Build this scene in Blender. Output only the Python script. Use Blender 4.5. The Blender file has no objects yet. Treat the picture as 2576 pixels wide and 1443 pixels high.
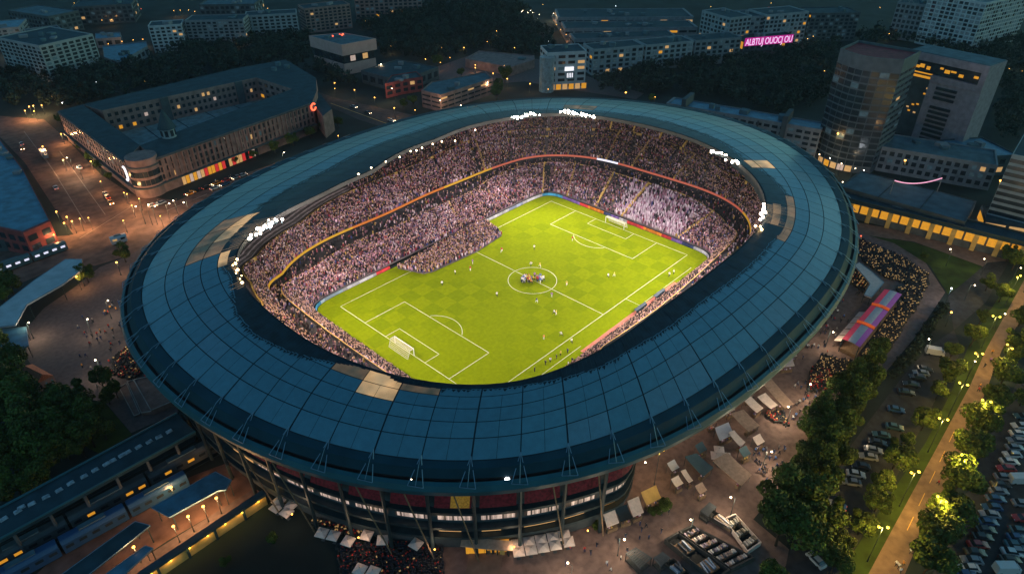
import bpy, bmesh, math, random
import numpy as np
from mathutils import Vector, Matrix
random.seed(7); RNG = np.random.default_rng(7)
SC = bpy.context.scene; COL = SC.collection
R = math.radians
# ---------------------------------------------------------------- camera
CAM = np.array([-146.819, -130.007, 125.755]); FOC = 1700.0; YAW = 0.7509; PIT = 0.5797
cam_d = bpy.data.cameras.new('camera'); cam = bpy.data.objects.new('camera', cam_d); COL.objects.link(cam)
cam_d.sensor_width = 36; cam_d.lens = FOC / 2576 * 36; cam_d.clip_start = 1; cam_d.clip_end = 9000
FWD = np.array([math.cos(PIT) * math.cos(YAW), math.cos(PIT) * math.sin(YAW), -math.sin(PIT)])
RGT = np.array([math.sin(YAW), -math.cos(YAW), 0.0]); UPV = np.cross(RGT, FWD)
cam.matrix_world = Matrix(((RGT[0], UPV[0], -FWD[0], CAM[0]), (RGT[1], UPV[1], -FWD[1], CAM[1]), (RGT[2], UPV[2], -FWD[2], CAM[2]), (0, 0, 0, 1)))
SC.camera = cam
# ---------------------------------------------------------------- world, sun, exposure
SUN_EL, SUN_ROT = R(8.5), R(120)
W = bpy.data.worlds.new('World'); SC.world = W; W.use_nodes = True
wn = W.node_tree; wn.nodes.clear()
wo = wn.nodes.new('ShaderNodeOutputWorld'); wb = wn.nodes.new('ShaderNodeBackground'); ws = wn.nodes.new('ShaderNodeTexSky')
ws.sky_type = 'NISHITA'; ws.sun_disc = False; ws.sun_elevation = SUN_EL; ws.sun_rotation = SUN_ROT
wm = wn.nodes.new('ShaderNodeMix'); wm.data_type = 'RGBA'; wm.blend_type = 'MULTIPLY'; wm.inputs[0].default_value = 1
wm.inputs[7].default_value = (0.36, 0.84, 1.04, 1)
wn.links.new(ws.outputs[0], wm.inputs[6]); wn.links.new(wm.outputs[2], wb.inputs[0]); wn.links.new(wb.outputs[0], wo.inputs[0])
wb.inputs[1].default_value = 0.15
sun_d = bpy.data.lights.new('sun', 'SUN'); sun = bpy.data.objects.new('sun', sun_d); COL.objects.link(sun)
sun_d.energy = 0.12; sun_d.angle = R(25); sun_d.color = (0.75, 0.9, 1.0)      # the last of the dusk glow
sun.rotation_euler = (R(62), 0, R(-60)); sun.location = (0, 0, 300)
SC.view_settings.view_transform = 'Standard'; SC.view_settings.look = 'None'; SC.view_settings.exposure = 0.0; SC.view_settings.gamma = 1
SC.render.engine = 'CYCLES'
try:
    SC.cycles.use_denoising = True; SC.cycles.max_bounces = 5; SC.cycles.diffuse_bounces = 2; SC.cycles.glossy_bounces = 2
    SC.cycles.transparent_max_bounces = 6; SC.cycles.use_light_tree = True; SC.cycles.sample_clamp_indirect = 4
except Exception: pass
# ---------------------------------------------------------------- pixel <-> world (2576 x 1443 view of the photograph)
def G(x, y, z=0.0):
    d = FWD + (x - 1288) / FOC * RGT - (y - 721.5) / FOC * UPV
    t = (z - CAM[2]) / d[2]
    return CAM + d * t
def dist(p): return math.dist(tuple(p)[:3] if len(p) > 2 else (p[0], p[1], 0), tuple(CAM))
# ---------------------------------------------------------------- materials
M = {}
def mat(name, col, rough=0.7, var=0.25, scale=0.5, metal=0.0, emit=None, es=0.0, spec=0.3, bump=0.0, col2=None, attr=False, trans=0.0, detail=4):
    m = bpy.data.materials.new(name); m.use_nodes = True; n = m.node_tree; b = n.nodes['Principled BSDF']
    b.inputs['Roughness'].default_value = rough; b.inputs['Metallic'].default_value = metal
    b.inputs['Specular IOR Level'].default_value = spec
    c1 = tuple(c * (1 - var) for c in col) + (1,); c2 = tuple(min(1, c * (1 + var)) for c in (col2 or col)) + (1,)
    tc = n.nodes.new('ShaderNodeTexCoord'); nz = n.nodes.new('ShaderNodeTexNoise'); nz.inputs['Scale'].default_value = scale; nz.inputs['Detail'].default_value = detail
    n.links.new(tc.outputs['Object'], nz.inputs['Vector'])
    mx = n.nodes.new('ShaderNodeMix'); mx.data_type = 'RGBA'; mx.inputs[6].default_value = c1; mx.inputs[7].default_value = c2
    rp = n.nodes.new('ShaderNodeMapRange'); rp.inputs[1].default_value = 0.3; rp.inputs[2].default_value = 0.7
    n.links.new(nz.outputs['Fac'], rp.inputs[0]); n.links.new(rp.outputs[0], mx.inputs[0])
    out = mx.outputs[2]
    if attr:
        at = n.nodes.new('ShaderNodeAttribute'); at.attribute_name = 'Col'
        m2 = n.nodes.new('ShaderNodeMix'); m2.data_type = 'RGBA'; m2.blend_type = 'MULTIPLY'; m2.inputs[0].default_value = 1
        n.links.new(at.outputs['Color'], m2.inputs[6]); n.links.new(out, m2.inputs[7]); out = m2.outputs[2]
    n.links.new(out, b.inputs['Base Color'])
    if emit:
        em_c = tuple(emit)
        b.inputs['Emission Color'].default_value = tuple(emit) + (1,); b.inputs['Emission Strength'].default_value = es
        if attr:
            e2 = n.nodes.new('ShaderNodeMix'); e2.data_type = 'RGBA'; e2.blend_type = 'MULTIPLY'; e2.inputs[0].default_value = 1; e2.inputs[7].default_value = em_c + (1,)
            n.links.new(at.outputs['Color'], e2.inputs[6]); n.links.new(e2.outputs[2], b.inputs['Emission Color'])
    if bump:
        bp = n.nodes.new('ShaderNodeBump'); bp.inputs['Strength'].default_value = bump
        n.links.new(nz.outputs['Fac'], bp.inputs['Height']); n.links.new(bp.outputs[0], b.inputs['Normal'])
    if trans: b.inputs['Transmission Weight'].default_value = trans
    M[name] = m; return m
mat('earth', (.014, .024, .024), .95, .5, .05, detail=8)
mat('lawn', (.03, .055, .008), .95, .45, .25, detail=8)
mat('road_brown', (.13, .075, .06), .9, .4, .3, detail=10)
mat('asphalt', (.05, .045, .046), .9, .35, .35, detail=8)
mat('asphalt_dark', (.032, .034, .04), .9, .35, .5, detail=8)
mat('paving', (.17, .112, .1), .85, .3, .6, detail=10)
mat('paving_grey', (.11, .082, .082), .85, .22, .8, detail=9)
mat('path', (.19, .125, .095), .85, .25, .5, detail=9)
mat('road_paint', (.3, .22, .18), .7, .15, 2)
mat('road_paint_amber', (.7, .4, .1), .7, .15, 2)
mat('turf', (.168, .222, .002), .95, .1, .8, spec=.05, detail=9)
mat('line_paint', (.6, .62, .42), .7, .05, 2)
mat('concrete', (.3, .29, .28), .85, .25, .4, detail=8)
mat('concrete_dark', (.09, .1, .11), .85, .3, .4, detail=8)
mat('stand', (.13, .11, .115), .9, .3, .5)
mat('stand_dark', (.04, .04, .045), .9, .3, .5)
mat('aisle', (.5, .33, .1), .8, .25, 1)
mat('roof_glass', (1, 1, 1), .3, .2, .7, spec=.8, attr=True, detail=10)
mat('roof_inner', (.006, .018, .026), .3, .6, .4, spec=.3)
mat('roof_frame', (.01, .025, .035), .6, .3, .5)
mat('roof_under', (.06, .06, .06), .8, .2, .3)
mat('rim_band', (.006, .04, .06), .6, .2, .15, spec=.15)
mat('rim_lip', (.012, .085, .11), .5, .2, .2, spec=.3)
mat('gutter', (.004, .008, .012), .7, .2, 1)
mat('steel_blue', (.16, .26, .34), .45, .15, 1, metal=.4)
mat('steel_dark', (.03, .05, .06), .5, .2, 1, metal=.3)
mat('white_paint', (.78, .76, .72), .5, .06, 1)
mat('net', (.85, .8, .6), .8, .05, 3)
mat('led_orange', (.3, .1, .02), .5, .1, .3, emit=(1, .27, .04), es=.3)
mat('led_amber', (.3, .18, .02), .5, .1, .3, emit=(1, .5, .03), es=.34)
mat('led_red', (.3, .08, .05), .5, .1, .3, emit=(1, .22, .13), es=.3)
mat('led_white', (.5, .5, .5), .5, .1, .3, emit=(.8, .8, 1), es=.9)
mat('board', (1, 1, 1), .5, .15, 2, attr=True, emit=(1, 1, 1), es=.2)
mat('flood', (1, 1, 1), .5, .0, 1, emit=(1, .83, .66), es=40)
mat('flood_amber', (1, .9, .6), .5, .0, 1, emit=(1, .62, .26), es=14)
mat('panel_glow', (.5, .35, .2), .4, .4, .25, emit=(1, .55, .22), es=.4, detail=10)
mat('panel_warm_glow', (.25, .17, .1), .4, .25, .4, emit=(1, .5, .24), es=.1, detail=8)
mat('lamp_amber', (1, .6, .2), .5, 0, 1, emit=(1, .44, .07), es=7)
mat('lamp_warm', (1, .8, .5), .5, 0, 1, emit=(1, .74, .46), es=14)
mat('lamp_white', (1, 1, 1), .5, 0, 1, emit=(.9, .95, 1), es=10)
mat('lamp_yellow', (1, .8, .2), .5, 0, 1, emit=(1, .62, .05), es=4)
mat('lamp_red', (1, .2, .1), .5, 0, 1, emit=(1, .12, .05), es=2.5)
mat('win_dark', (.02, .03, .04), .2, .4, .3, spec=.6)
mat('win_warm', (.3, .2, .1), .4, .4, .9, emit=(1, .55, .2), es=.5)
mat('win_amber', (.3, .16, .03), .4, .4, .9, emit=(1, .42, .03), es=.6, detail=10)
mat('win_pale', (.4, .36, .33), .4, .4, 2.5, emit=(1, .68, .55), es=.42, detail=8, attr=True)
mat('win_cold', (.07, .12, .15), .3, .5, .6, emit=(.5, .85, 1), es=.03)
mat('win_red', (.2, .02, .02), .5, .4, 1.5, emit=(1, .05, .05), es=.5, detail=8)
mat('seat_red', (.11, .01, .018), .7, .75, 1.6, emit=(1, .05, .07), es=.012, detail=8)  # both seat materials glow faintly by themselves, light put into the material
mat('seat_amber', (.4, .22, .03), .7, .5, 3, emit=(1, .45, .05), es=.1, detail=8)
mat('wall_pale', (.25, .28, .3), .85, .15, .3, detail=8)
mat('wall_white', (.4, .43, .45), .8, .15, .3, detail=8)
mat('wall_brown', (.22, .14, .13), .9, .3, .35, detail=9)
mat('wall_pink', (.42, .27, .25), .85, .1, .4, detail=8)
mat('wall_maroon', (.22, .05, .05), .85, .25, .4, detail=8)
mat('wall_grey', (.18, .195, .215), .85, .2, .4, detail=8)
mat('wall_dark', (.06, .075, .085), .8, .25, .3)
mat('roof_dark', (.02, .05, .065), .85, .3, .25, detail=8)
mat('roof_grey', (.07, .12, .145), .85, .3, .25, detail=8)
mat('court_floor', (.13, .2, .22), .85, .35, .3, detail=9)
mat('tower_wall', (.085, .1, .115), .8, .2, .4, detail=8)
mat('roof_red', (.2, .03, .035), .8, .3, .4, detail=8)
mat('roof_blue', (.06, .17, .25), .5, .35, .3, detail=8)
mat('canvas', (.72, .58, .52), .85, .12, 1.5, detail=8)
mat('canvas_brown', (.4, .27, .2), .85, .2, 1.5, detail=8)
mat('canvas_red', (.6, .07, .12), .8, .1, 1, emit=(1, .08, .16), es=.13)  # stage canvas in red, violet and orange glows by itself, as painted-in backlight
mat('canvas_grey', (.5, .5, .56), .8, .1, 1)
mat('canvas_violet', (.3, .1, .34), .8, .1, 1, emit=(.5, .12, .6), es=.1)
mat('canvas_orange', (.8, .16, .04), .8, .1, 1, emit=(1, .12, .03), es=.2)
mat('amber_wall', (.6, .38, .12), .85, .3, .3, detail=9)
mat('wood', (.2, .13, .08), .8, .3, 2)
mat('timber_dark', (.05, .05, .05), .8, .3, 2)
mat('black', (.01, .012, .015), .7, .3, 1)
mat('bark', (.05, .035, .025), .95, .3, 3)
mat('leaf', (1, 1, 1), .7, .3, 2, attr=True, spec=.2)
mat('crowd', (1, 1, 1), .85, .1, 1, attr=True, spec=.15)
mat('goods', (1, 1, 1), .6, .3, 3, attr=True)
mat('tyre', (.015, .015, .015), .9, .1, 3)
mat('glass_car', (.02, .03, .04), .1, .1, 1, spec=.7)
mat('skin', (.5, .32, .24), .7, .1, 2)
for k, c in dict(silver=(.28, .3, .33), white=(.5, .5, .5), black=(.02, .022, .025), blue=(.02, .07, .16), red=(.35, .03, .03), grey=(.2, .21, .23), teal=(.04, .1, .12), orange=(.7, .25, .03)).items():
    mat('car_' + k, c, .3, .05, 1, spec=.6)
for k, c in dict(dark=(.03, .035, .05), navy=(.03, .05, .14), red=(.5, .05, .04), white=(.8, .78, .76), blue=(.1, .2, .5), orange=(.7, .3, .06), yellow=(.7, .55, .1), grey=(.25, .24, .25), green=(.08, .25, .1), violet=(.4, .2, .5)).items():
    mat('cloth_' + k, c, .85, .15, 3)
for k_, lo_, hi_ in (('panel_glow', .12, .62), ('panel_warm_glow', .01, .16)):       # uneven floodlight glow painted into the panel materials
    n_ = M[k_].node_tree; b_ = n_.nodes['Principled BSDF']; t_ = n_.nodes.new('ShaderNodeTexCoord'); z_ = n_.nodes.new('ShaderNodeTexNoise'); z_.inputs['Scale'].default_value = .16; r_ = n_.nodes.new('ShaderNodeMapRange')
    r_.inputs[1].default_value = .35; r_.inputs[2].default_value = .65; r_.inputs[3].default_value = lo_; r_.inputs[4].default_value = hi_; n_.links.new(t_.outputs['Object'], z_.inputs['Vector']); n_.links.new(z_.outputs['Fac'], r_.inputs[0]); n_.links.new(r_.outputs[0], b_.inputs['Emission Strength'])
# pitch turf: mown squares in two greens
def turf_check():
    m = M['turf']; n = m.node_tree; b = n.nodes['Principled BSDF']; src = b.inputs['Base Color'].links[0].from_socket
    tc = n.nodes.new('ShaderNodeTexCoord'); mp = n.nodes.new('ShaderNodeMapping'); mp.inputs['Location'].default_value = (53.3, 31.3, .5)
    ch = n.nodes.new('ShaderNodeTexChecker'); ch.inputs['Scale'].default_value = 1 / 5.6
    ch.inputs[1].default_value = (1, 1, 1, 1); ch.inputs[2].default_value = (.8, .85, .85, 1)
    n.links.new(tc.outputs['Object'], mp.inputs[0]); n.links.new(mp.outputs[0], ch.inputs[0])
    wv = n.nodes.new('ShaderNodeTexNoise'); wv.inputs['Scale'].default_value = .035; wv.inputs['Detail'].default_value = 2; n.links.new(tc.outputs['Object'], wv.inputs['Vector'])
    r2 = n.nodes.new('ShaderNodeMapRange'); r2.inputs[1].default_value = .4; r2.inputs[2].default_value = .6; n.links.new(wv.outputs[0], r2.inputs[0])
    m3 = n.nodes.new('ShaderNodeMix'); m3.data_type = 'RGBA'; m3.inputs[6].default_value = (.96, .97, .97, 1); n.links.new(r2.outputs[0], m3.inputs[0]); n.links.new(ch.outputs[0], m3.inputs[7])
    m2 = n.nodes.new('ShaderNodeMix'); m2.data_type = 'RGBA'; m2.blend_type = 'MULTIPLY'; m2.inputs[0].default_value = 1
    n.links.new(src, m2.inputs[6]); n.links.new(m3.outputs[2], m2.inputs[7]); n.links.new(m2.outputs[2], b.inputs['Base Color'])
turf_check()
# ---------------------------------------------------------------- mesh builder
class MB:
    def __init__(s): s.v = []; s.f = []; s.m = []; s.c = []
    def add(s, vs, fs, m=0, col=None):
        b = len(s.v); s.v += [tuple(map(float, v)) for v in vs]
        s.f += [tuple(b + i for i in f) for f in fs]; s.m += [m] * len(fs)
        if col is not None: s.c += [tuple(col)] * len(vs)
        return s
    def quad(s, a, b, c, d, m=0, col=None): return s.add([a, b, c, d], [(0, 1, 2, 3)], m, col)
    def box(s, c, d, rz=0.0, m=0, col=None, top=None):
        # c is the centre of the base; d = (x, y, z); top scales the upper face
        x, y, z = d[0] / 2, d[1] / 2, d[2]; t = top or 1; co, si = math.cos(rz), math.sin(rz)
        P = [(-x, -y, 0), (x, -y, 0), (x, y, 0), (-x, y, 0), (-x * t, -y * t, z), (x * t, -y * t, z), (x * t, y * t, z), (-x * t, y * t, z)]
        P = [(c[0] + a * co - b * si, c[1] + a * si + b * co, c[2] + e) for a, b, e in P]
        return s.add(P, [(3, 2, 1, 0), (4, 5, 6, 7), (0, 1, 5, 4), (1, 2, 6, 5), (2, 3, 7, 6), (3, 0, 4, 7)], m, col)
    def prism(s, poly, z0, z1, m=0, mt=None, col=None, bottom=True):
        n = len(poly)
        if sum(poly[i][0] * poly[(i + 1) % n][1] - poly[(i + 1) % n][0] * poly[i][1] for i in range(n)) < 0: poly = poly[::-1]
        V = [(p[0], p[1], z0) for p in poly] + [(p[0], p[1], z1) for p in poly]
        s.add(V, [(i, (i + 1) % n, n + (i + 1) % n, n + i) for i in range(n)], m, col)
        b = len(s.v) - 2 * n
        s.f.append(tuple(b + n + i for i in range(n))); s.m.append(m if mt is None else mt)
        if bottom: s.f.append(tuple(b + n - 1 - i for i in range(n))); s.m.append(m)
        return s
    def tube(s, p, q, r, n=6, m=0, r2=None, cap=True, col=None):
        p = Vector(p); q = Vector(q); d = (q - p).normalized(); a = d.orthogonal().normalized(); b = d.cross(a); r2 = r if r2 is None else r2
        V = [p + (a * math.cos(2 * math.pi * i / n) + b * math.sin(2 * math.pi * i / n)) * r for i in range(n)] + [q + (a * math.cos(2 * math.pi * i / n) + b * math.sin(2 * math.pi * i / n)) * r2 for i in range(n)]
        F = [(i, (i + 1) % n, n + (i + 1) % n, n + i) for i in range(n)]
        if cap: F += [tuple(range(n - 1, -1, -1)), tuple(range(n, 2 * n))]
        return s.add(V, F, m, col)
    def ball(s, c, r, m=0, nu=8, nv=5, sz=1.0, col=None):
        V = [(c[0], c[1], c[2] - r * sz)]
        for j in range(1, nv):
            a = -math.pi / 2 + math.pi * j / nv
            V += [(c[0] + r * math.cos(a) * math.cos(2 * math.pi * i / nu), c[1] + r * math.cos(a) * math.sin(2 * math.pi * i / nu), c[2] + r * sz * math.sin(a)) for i in range(nu)]
        V.append((c[0], c[1], c[2] + r * sz)); F = [(0, 1 + (i + 1) % nu, 1 + i) for i in range(nu)]
        for j in range(nv - 2):
            b = 1 + j * nu; F += [(b + i, b + (i + 1) % nu, b + nu + (i + 1) % nu, b + nu + i) for i in range(nu)]
        b = 1 + (nv - 2) * nu; F += [(b + i, b + (i + 1) % nu, len(V) - 1) for i in range(nu)]
        return s.add(V, F, m, col)
    def mesh(s, name, mats, org=(0, 0, 0), smooth=False):
        me = bpy.data.meshes.new(name); o = org
        me.from_pydata([(a - o[0], b - o[1], c - o[2]) for a, b, c in s.v] if any(o) else s.v, [], s.f)
        for k in mats: me.materials.append(M[k])
        if len(mats) > 1: me.polygons.foreach_set('material_index', s.m)
        if s.c and len(s.c) == len(s.v):
            at = me.color_attributes.new('Col', 'FLOAT_COLOR', 'POINT'); at.data.foreach_set('color', [x for c in s.c for x in (c[0], c[1], c[2], 1)])
        if smooth: me.polygons.foreach_set('use_smooth', [True] * len(me.polygons))
        me.update(); return me
    def build(s, name, mats, parent=None, org=(0, 0, 0), smooth=False):
        if isinstance(mats, str): mats = [mats]
        return link(name, s.mesh(name, mats, org, smooth), parent)
def link(name, me, parent=None, loc=None, rz=0.0, sc=None):
    o = bpy.data.objects.new(name, me); COL.objects.link(o)
    if parent is not None: o.parent = parent
    if loc is not None: o.location = loc
    if rz: o.rotation_euler = (0, 0, rz)
    if sc is not None: o.scale = (sc, sc, sc) if not hasattr(sc, '__len__') else sc
    return o
def np_mesh(name, V, F, mname, colors=None):
    # V (n,3), F (k,4 or 3) all with the same number of corners
    me = bpy.data.meshes.new(name); me.vertices.add(len(V)); me.vertices.foreach_set('co', np.asarray(V, np.float32).ravel())
    k = F.shape[1]; me.loops.add(F.size); me.loops.foreach_set('vertex_index', F.astype(np.int32).ravel())
    me.polygons.add(len(F)); me.polygons.foreach_set('loop_start', np.arange(0, F.size, k, dtype=np.int32)); me.polygons.foreach_set('loop_total', np.full(len(F), k, np.int32))
    if colors is not None:
        at = me.color_attributes.new('Col', 'FLOAT_COLOR', 'POINT'); at.data.foreach_set('color', np.concatenate([colors, np.ones((len(V), 1))], 1).astype(np.float32).ravel())
    me.materials.append(M[mname]); me.update(calc_edges=True); me.validate(); return me
def tag(o, label=None, cat=None, group=None, kind=None):
    if label: o['label'] = label
    if cat: o['category'] = cat
    if group: o['group'] = group
    if kind: o['kind'] = kind
    return o
def thing(name, label, cat, loc=(0, 0, 0), rz=0.0, group=None):
    o = bpy.data.objects.new(name, None); COL.objects.link(o); o.location = loc; o.rotation_euler = (0, 0, rz); o.empty_display_size = .5
    return tag(o, label, cat, group)
def copy_tree(o, loc=None, rz=None, parent=None, sc=None):
    c = o.copy(); COL.objects.link(c)
    if parent is not None: c.parent = parent
    if loc is not None: c.location = loc
    if rz is not None: c.rotation_euler = (0, 0, rz)
    if sc is not None: c.scale = (sc, sc, sc)
    for ch in list(o.children): copy_tree(ch, parent=c)
    return c
def sheet(name, pix, z, m, world=False):
    pts = [tuple(p) for p in pix] if world else [tuple(G(x, y, 0)[:2]) for x, y in pix]
    mb = MB(); n = len(pts)
    if sum(pts[i][0] * pts[(i + 1) % n][1] - pts[(i + 1) % n][0] * pts[i][1] for i in range(n)) < 0: pts = pts[::-1]
    mb.add([(a, b, z) for a, b in pts], [tuple(range(n))])
    return tag(mb.build(name, m), kind='structure')
ORD = ['nearest', 'second nearest', 'third nearest', 'fourth nearest', 'fifth nearest', 'sixth nearest', 'seventh nearest', 'eighth nearest', 'ninth nearest', 'tenth nearest'] + ['%dth nearest' % k for k in range(11, 60)]
NTH = ['first', 'second', 'third', 'fourth', 'fifth', 'sixth', 'seventh', 'eighth', 'ninth', 'tenth', 'eleventh', 'twelfth'] + ['%dth' % k for k in range(13, 60)]
LMK = []                                       # landmarks: (phrase, x, y)
def lm(phrase, x, y): LMK.append((phrase, float(x), float(y)))
def by_landmark(objs, desc, only=None):
    # label every object by its rank of closeness to the landmark nearest to it
    use = [l for l in LMK if only is None or any(w in l[0] for w in only)]
    ds = {o: (desc(o) if callable(desc) else desc) for o in objs}
    for o in objs:
        p = o.location; d = [math.hypot(p.x - l[1], p.y - l[2]) for l in use]; k = int(np.argmin(d)); l = use[k]
        same = [q for q in objs if ds[q] == ds[o]]
        r = sum(math.hypot(q.location.x - l[1], q.location.y - l[2]) < d[k] - 1e-9 for q in same)
        o['label'] = '%s, %s %s' % (ds[o], (ORD[r] + ' to') if len(same) > 1 else 'beside', l[0])
# ================================================================ the setting: ground, roads, lawns, paving
gmb = MB(); gmb.box((250, 250, -1.0), (9000, 9000, .95)); tag(gmb.build('ground', 'earth'), kind='structure')
sheet('plaza', [(2150, 560), (2240, 597), (2325, 655), (2378, 735), (2300, 850), (2228, 935), (2150, 1000), (2040, 1090), (1990, 1190), (1895, 1305), (1985, 1380), (1960, 1520), (1100, 1520), (1100, 1400), (840, 1310), (670, 1200), (700, 1100), (1300, 1000), (1900, 800)], -.02, 'paving')
sheet('plaza', [(420, 560), (330, 640), (250, 672), (190, 720), (110, 775), (62, 830), (70, 905), (130, 985), (265, 1012), (330, 1088), (450, 1035), (600, 1000), (600, 700)], -.02, 'paving_grey')
sheet('road', [(-160, 215), (0, 292), (110, 300), (165, 348), (255, 440), (330, 488), (445, 505), (620, 435), (800, 375), (960, 318), (1000, 330), (700, 430), (470, 540), (400, 590), (330, 640), (240, 668), (150, 670), (0, 735), (-120, 790), (-120, 640), (0, 610), (185, 590), (135, 520), (62, 408), (0, 345), (-160, 290)], .0, 'road_brown')
sheet('road', [(690, 170), (760, 215), (840, 246), (960, 272), (1110, 305), (1010, 335), (900, 300), (800, 255), (700, 205)], .0, 'asphalt')
sheet('road', [(1080, 175), (1205, 131), (1360, 150), (1500, 200), (1620, 235), (1600, 250), (1430, 225), (1320, 205), (1200, 215), (1100, 200)], .0, 'paving_grey')
sheet('lawn', [(2185, 592), (2300, 610), (2480, 668), (2385, 740), (2340, 668), (2250, 612)], -.01, 'lawn')
sheet('path', [(2160, 560), (2330, 590), (2540, 655), (2478, 672), (2300, 608), (2165, 588)], .0, 'path')
sheet('path', [(2484, 660), (2540, 655), (2480, 760), (2400, 830), (2385, 745)], .005, 'asphalt_dark')
sheet('path', [(2640, 600), (2576, 705), (2480, 880), (2440, 970), (2354, 1130), (2260, 1302), (2184, 1443), (2150, 1520), (2240, 1520), (2276, 1443), (2330, 1317), (2408, 1161), (2470, 1009), (2520, 880), (2640, 690)], .01, 'path')
sheet('lawn', [(2620, 610), (2576, 705), (2480, 880), (2440, 970), (2354, 1130), (2260, 1302), (2184, 1443), (2150, 1520), (2060, 1520), (2110, 1443), (2165, 1360), (2235, 1250), (2330, 1110), (2395, 980), (2440, 860), (2530, 720)], -.01, 'lawn')
sheet('parking', [(2400, 830), (2340, 868), (2260, 960), (2170, 1080), (2060, 1230), (1990, 1370), (1960, 1480), (2085, 1480), (2180, 1330), (2260, 1190), (2340, 1030), (2420, 880)], -.02, 'asphalt_dark')
sheet('parking', [(2700, 760), (2560, 960), (2490, 1090), (2440, 1220), (2330, 1480), (2700, 1480)], -.02, 'asphalt_dark')
sheet('lawn', [(150, 1000), (262, 1010), (332, 1092), (250, 1140), (150, 1090)], -.01, 'lawn')
sheet('lawn', [(430, 1443), (660, 1245), (800, 1330), (1100, 1400), (1000, 1540), (380, 1540)], -.03, 'earth')
# painted lines on the path and the road
def strip(name, a, b, w, z, m, n=1):
    mb = MB(); A = G(*a)[:2]; B = G(*b)[:2]; d = (B - A) / np.linalg.norm(B - A); q = np.array([-d[1], d[0]]) * w / 2
    for k in range(n):
        s = A + (B - A) * (k / n if n > 1 else 0); e = A + (B - A) * ((k + .55) / n if n > 1 else 1)
        mb.quad((*(s - q), z), (*(e - q), z), (*(e + q), z), (*(s + q), z))
    return tag(mb.build(name, m), kind='structure')
strip('path_marking', (2400, 1085), (2268, 1362), .14, .025, 'road_paint_amber', 5)
for a, b in (((110, 390), (215, 560)), ((150, 380), (265, 540)), ((60, 330), (150, 450)), ((330, 520), (200, 600))):
    strip('road_marking', a, b, .25, .02, 'road_paint')
for a, b in (((832, 260), (975, 312)), ((975, 296), (1050, 320))):
    strip('road_marking', a, b, .4, .02, 'road_paint_amber')
strip('road_marking', (420, 530), (900, 330), .4, .02, 'road_paint', 9)
# ================================================================ the stadium
CX, CY = 4.0, 2.0; NA = 360; TH = np.arange(NA) * 2 * math.pi / NA; CT, ST = np.cos(TH), np.sin(TH)
OUT_P = [(316, 720), (318, 790), (345, 870), (400, 960), (500, 1050), (640, 1120), (800, 1170), (960, 1200), (1190, 1215), (1400, 1195), (1560, 1150), (1700, 1095), (1830, 1010), (1960, 905), (2060, 800), (2130, 700), (2155, 610), (2140, 520), (2090, 440), (2010, 370), (1900, 320), (1780, 285), (1650, 265), (1500, 252), (1400, 251), (1250, 258), (1100, 285), (960, 320), (840, 355), (720, 405), (600, 460), (480, 525), (400, 580), (340, 650)]
INN_P = [(590, 640), (600, 690), (640, 750), (700, 800), (760, 848), (830, 885), (910, 918), (990, 942), (1060, 958), (1120, 966), (1190, 970), (1260, 967), (1330, 958), (1420, 922), (1470, 900), (1517, 876), (1580, 832), (1646, 782), (1690, 752), (1733, 722), (1797, 671), (1840, 639), (1886, 595), (1918, 562), (1925, 510), (1900, 450), (1850, 405), (1780, 365), (1700, 335), (1600, 310), (1500, 292), (1400, 285), (1310, 292), (1230, 305), (1100, 350), (940, 430), (800, 495), (690, 545), (620, 595)]
LED_P = [(655, 745), (700, 680), (760, 640), (850, 590), (960, 540), (1100, 480), (1200, 435), (1300, 405), (1400, 388), (1500, 395), (1600, 425), (1700, 455), (1800, 495), (1860, 540), (1885, 580)]
LIP_P = [(760, 760), (860, 665), (1000, 600), (1100, 540), (1200, 480), (1330, 418), (1400, 412), (1500, 425), (1600, 462)]
UP_P = [(900, 480), (1100, 400), (1200, 350), (1300, 330), (1400, 322), (1500, 322), (1600, 338), (1700, 375), (1800, 425)]
def ring(pix, z, n, sym=False, lam=.02):
    p = np.array([G(x, y, z)[:2] for x, y in pix]); c = np.array([CX, CY])
    if sym: p = np.concatenate([p, 2 * c - p])
    d = p - c; th = np.arctan2(d[:, 1], d[:, 0]); r = np.hypot(d[:, 0], d[:, 1])
    A = lambda t: np.stack([np.ones_like(t)] + [np.cos(k * t) for k in range(1, n + 1)] + [np.sin(k * t) for k in range(1, n + 1)], 1)
    Mx = A(th); reg = np.diag([0] + [lam * k ** 3 for k in range(1, n + 1)] * 2)
    return A(TH) @ np.linalg.solve(Mx.T @ Mx + reg, Mx.T @ r)
rO = ring(OUT_P, 28, 6)
def ring_lin(pix, z, win=3):
    p = np.array([G(x, y, z)[:2] for x, y in pix]) - np.array([CX, CY]); th = np.arctan2(p[:, 1], p[:, 0]) % (2 * math.pi); r = np.hypot(p[:, 0], p[:, 1]); o = np.argsort(th)
    v = np.interp(TH, np.concatenate([th[o] - 2 * math.pi, th[o], th[o] + 2 * math.pi]), np.tile(r[o], 3))
    for _ in range(3): v = sum(np.roll(v, k) for k in range(-win, win + 1)) / (2 * win + 1)
    return v
rI = ring_lin(INN_P, 36); rL = ring(LED_P, 12, 6, True); rP = ring(LIP_P, 9, 6, True); rU = ring(UP_P, 18, 6, True)
def superell(cx, cy, a, b, p):
    out = []
    for c, s in zip(CT, ST):
        lo, hi = 0, 120
        for _ in range(40):
            m = (lo + hi) / 2; x = CX + m * c - cx; y = CY + m * s - cy
            if abs(x / a) ** p + abs(y / b) ** p < 1: lo = m
            else: hi = m
        out.append(lo)
    return np.array(out)
rB = superell(-1.2, .4, 59.6, 40.2, 16)
rP = np.maximum(np.maximum(rP, rB + 9), rL - 8); rL = np.maximum(rL, rP + 3.5); rU = np.minimum(np.maximum(rU, rL + 6), rO - 13)
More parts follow.
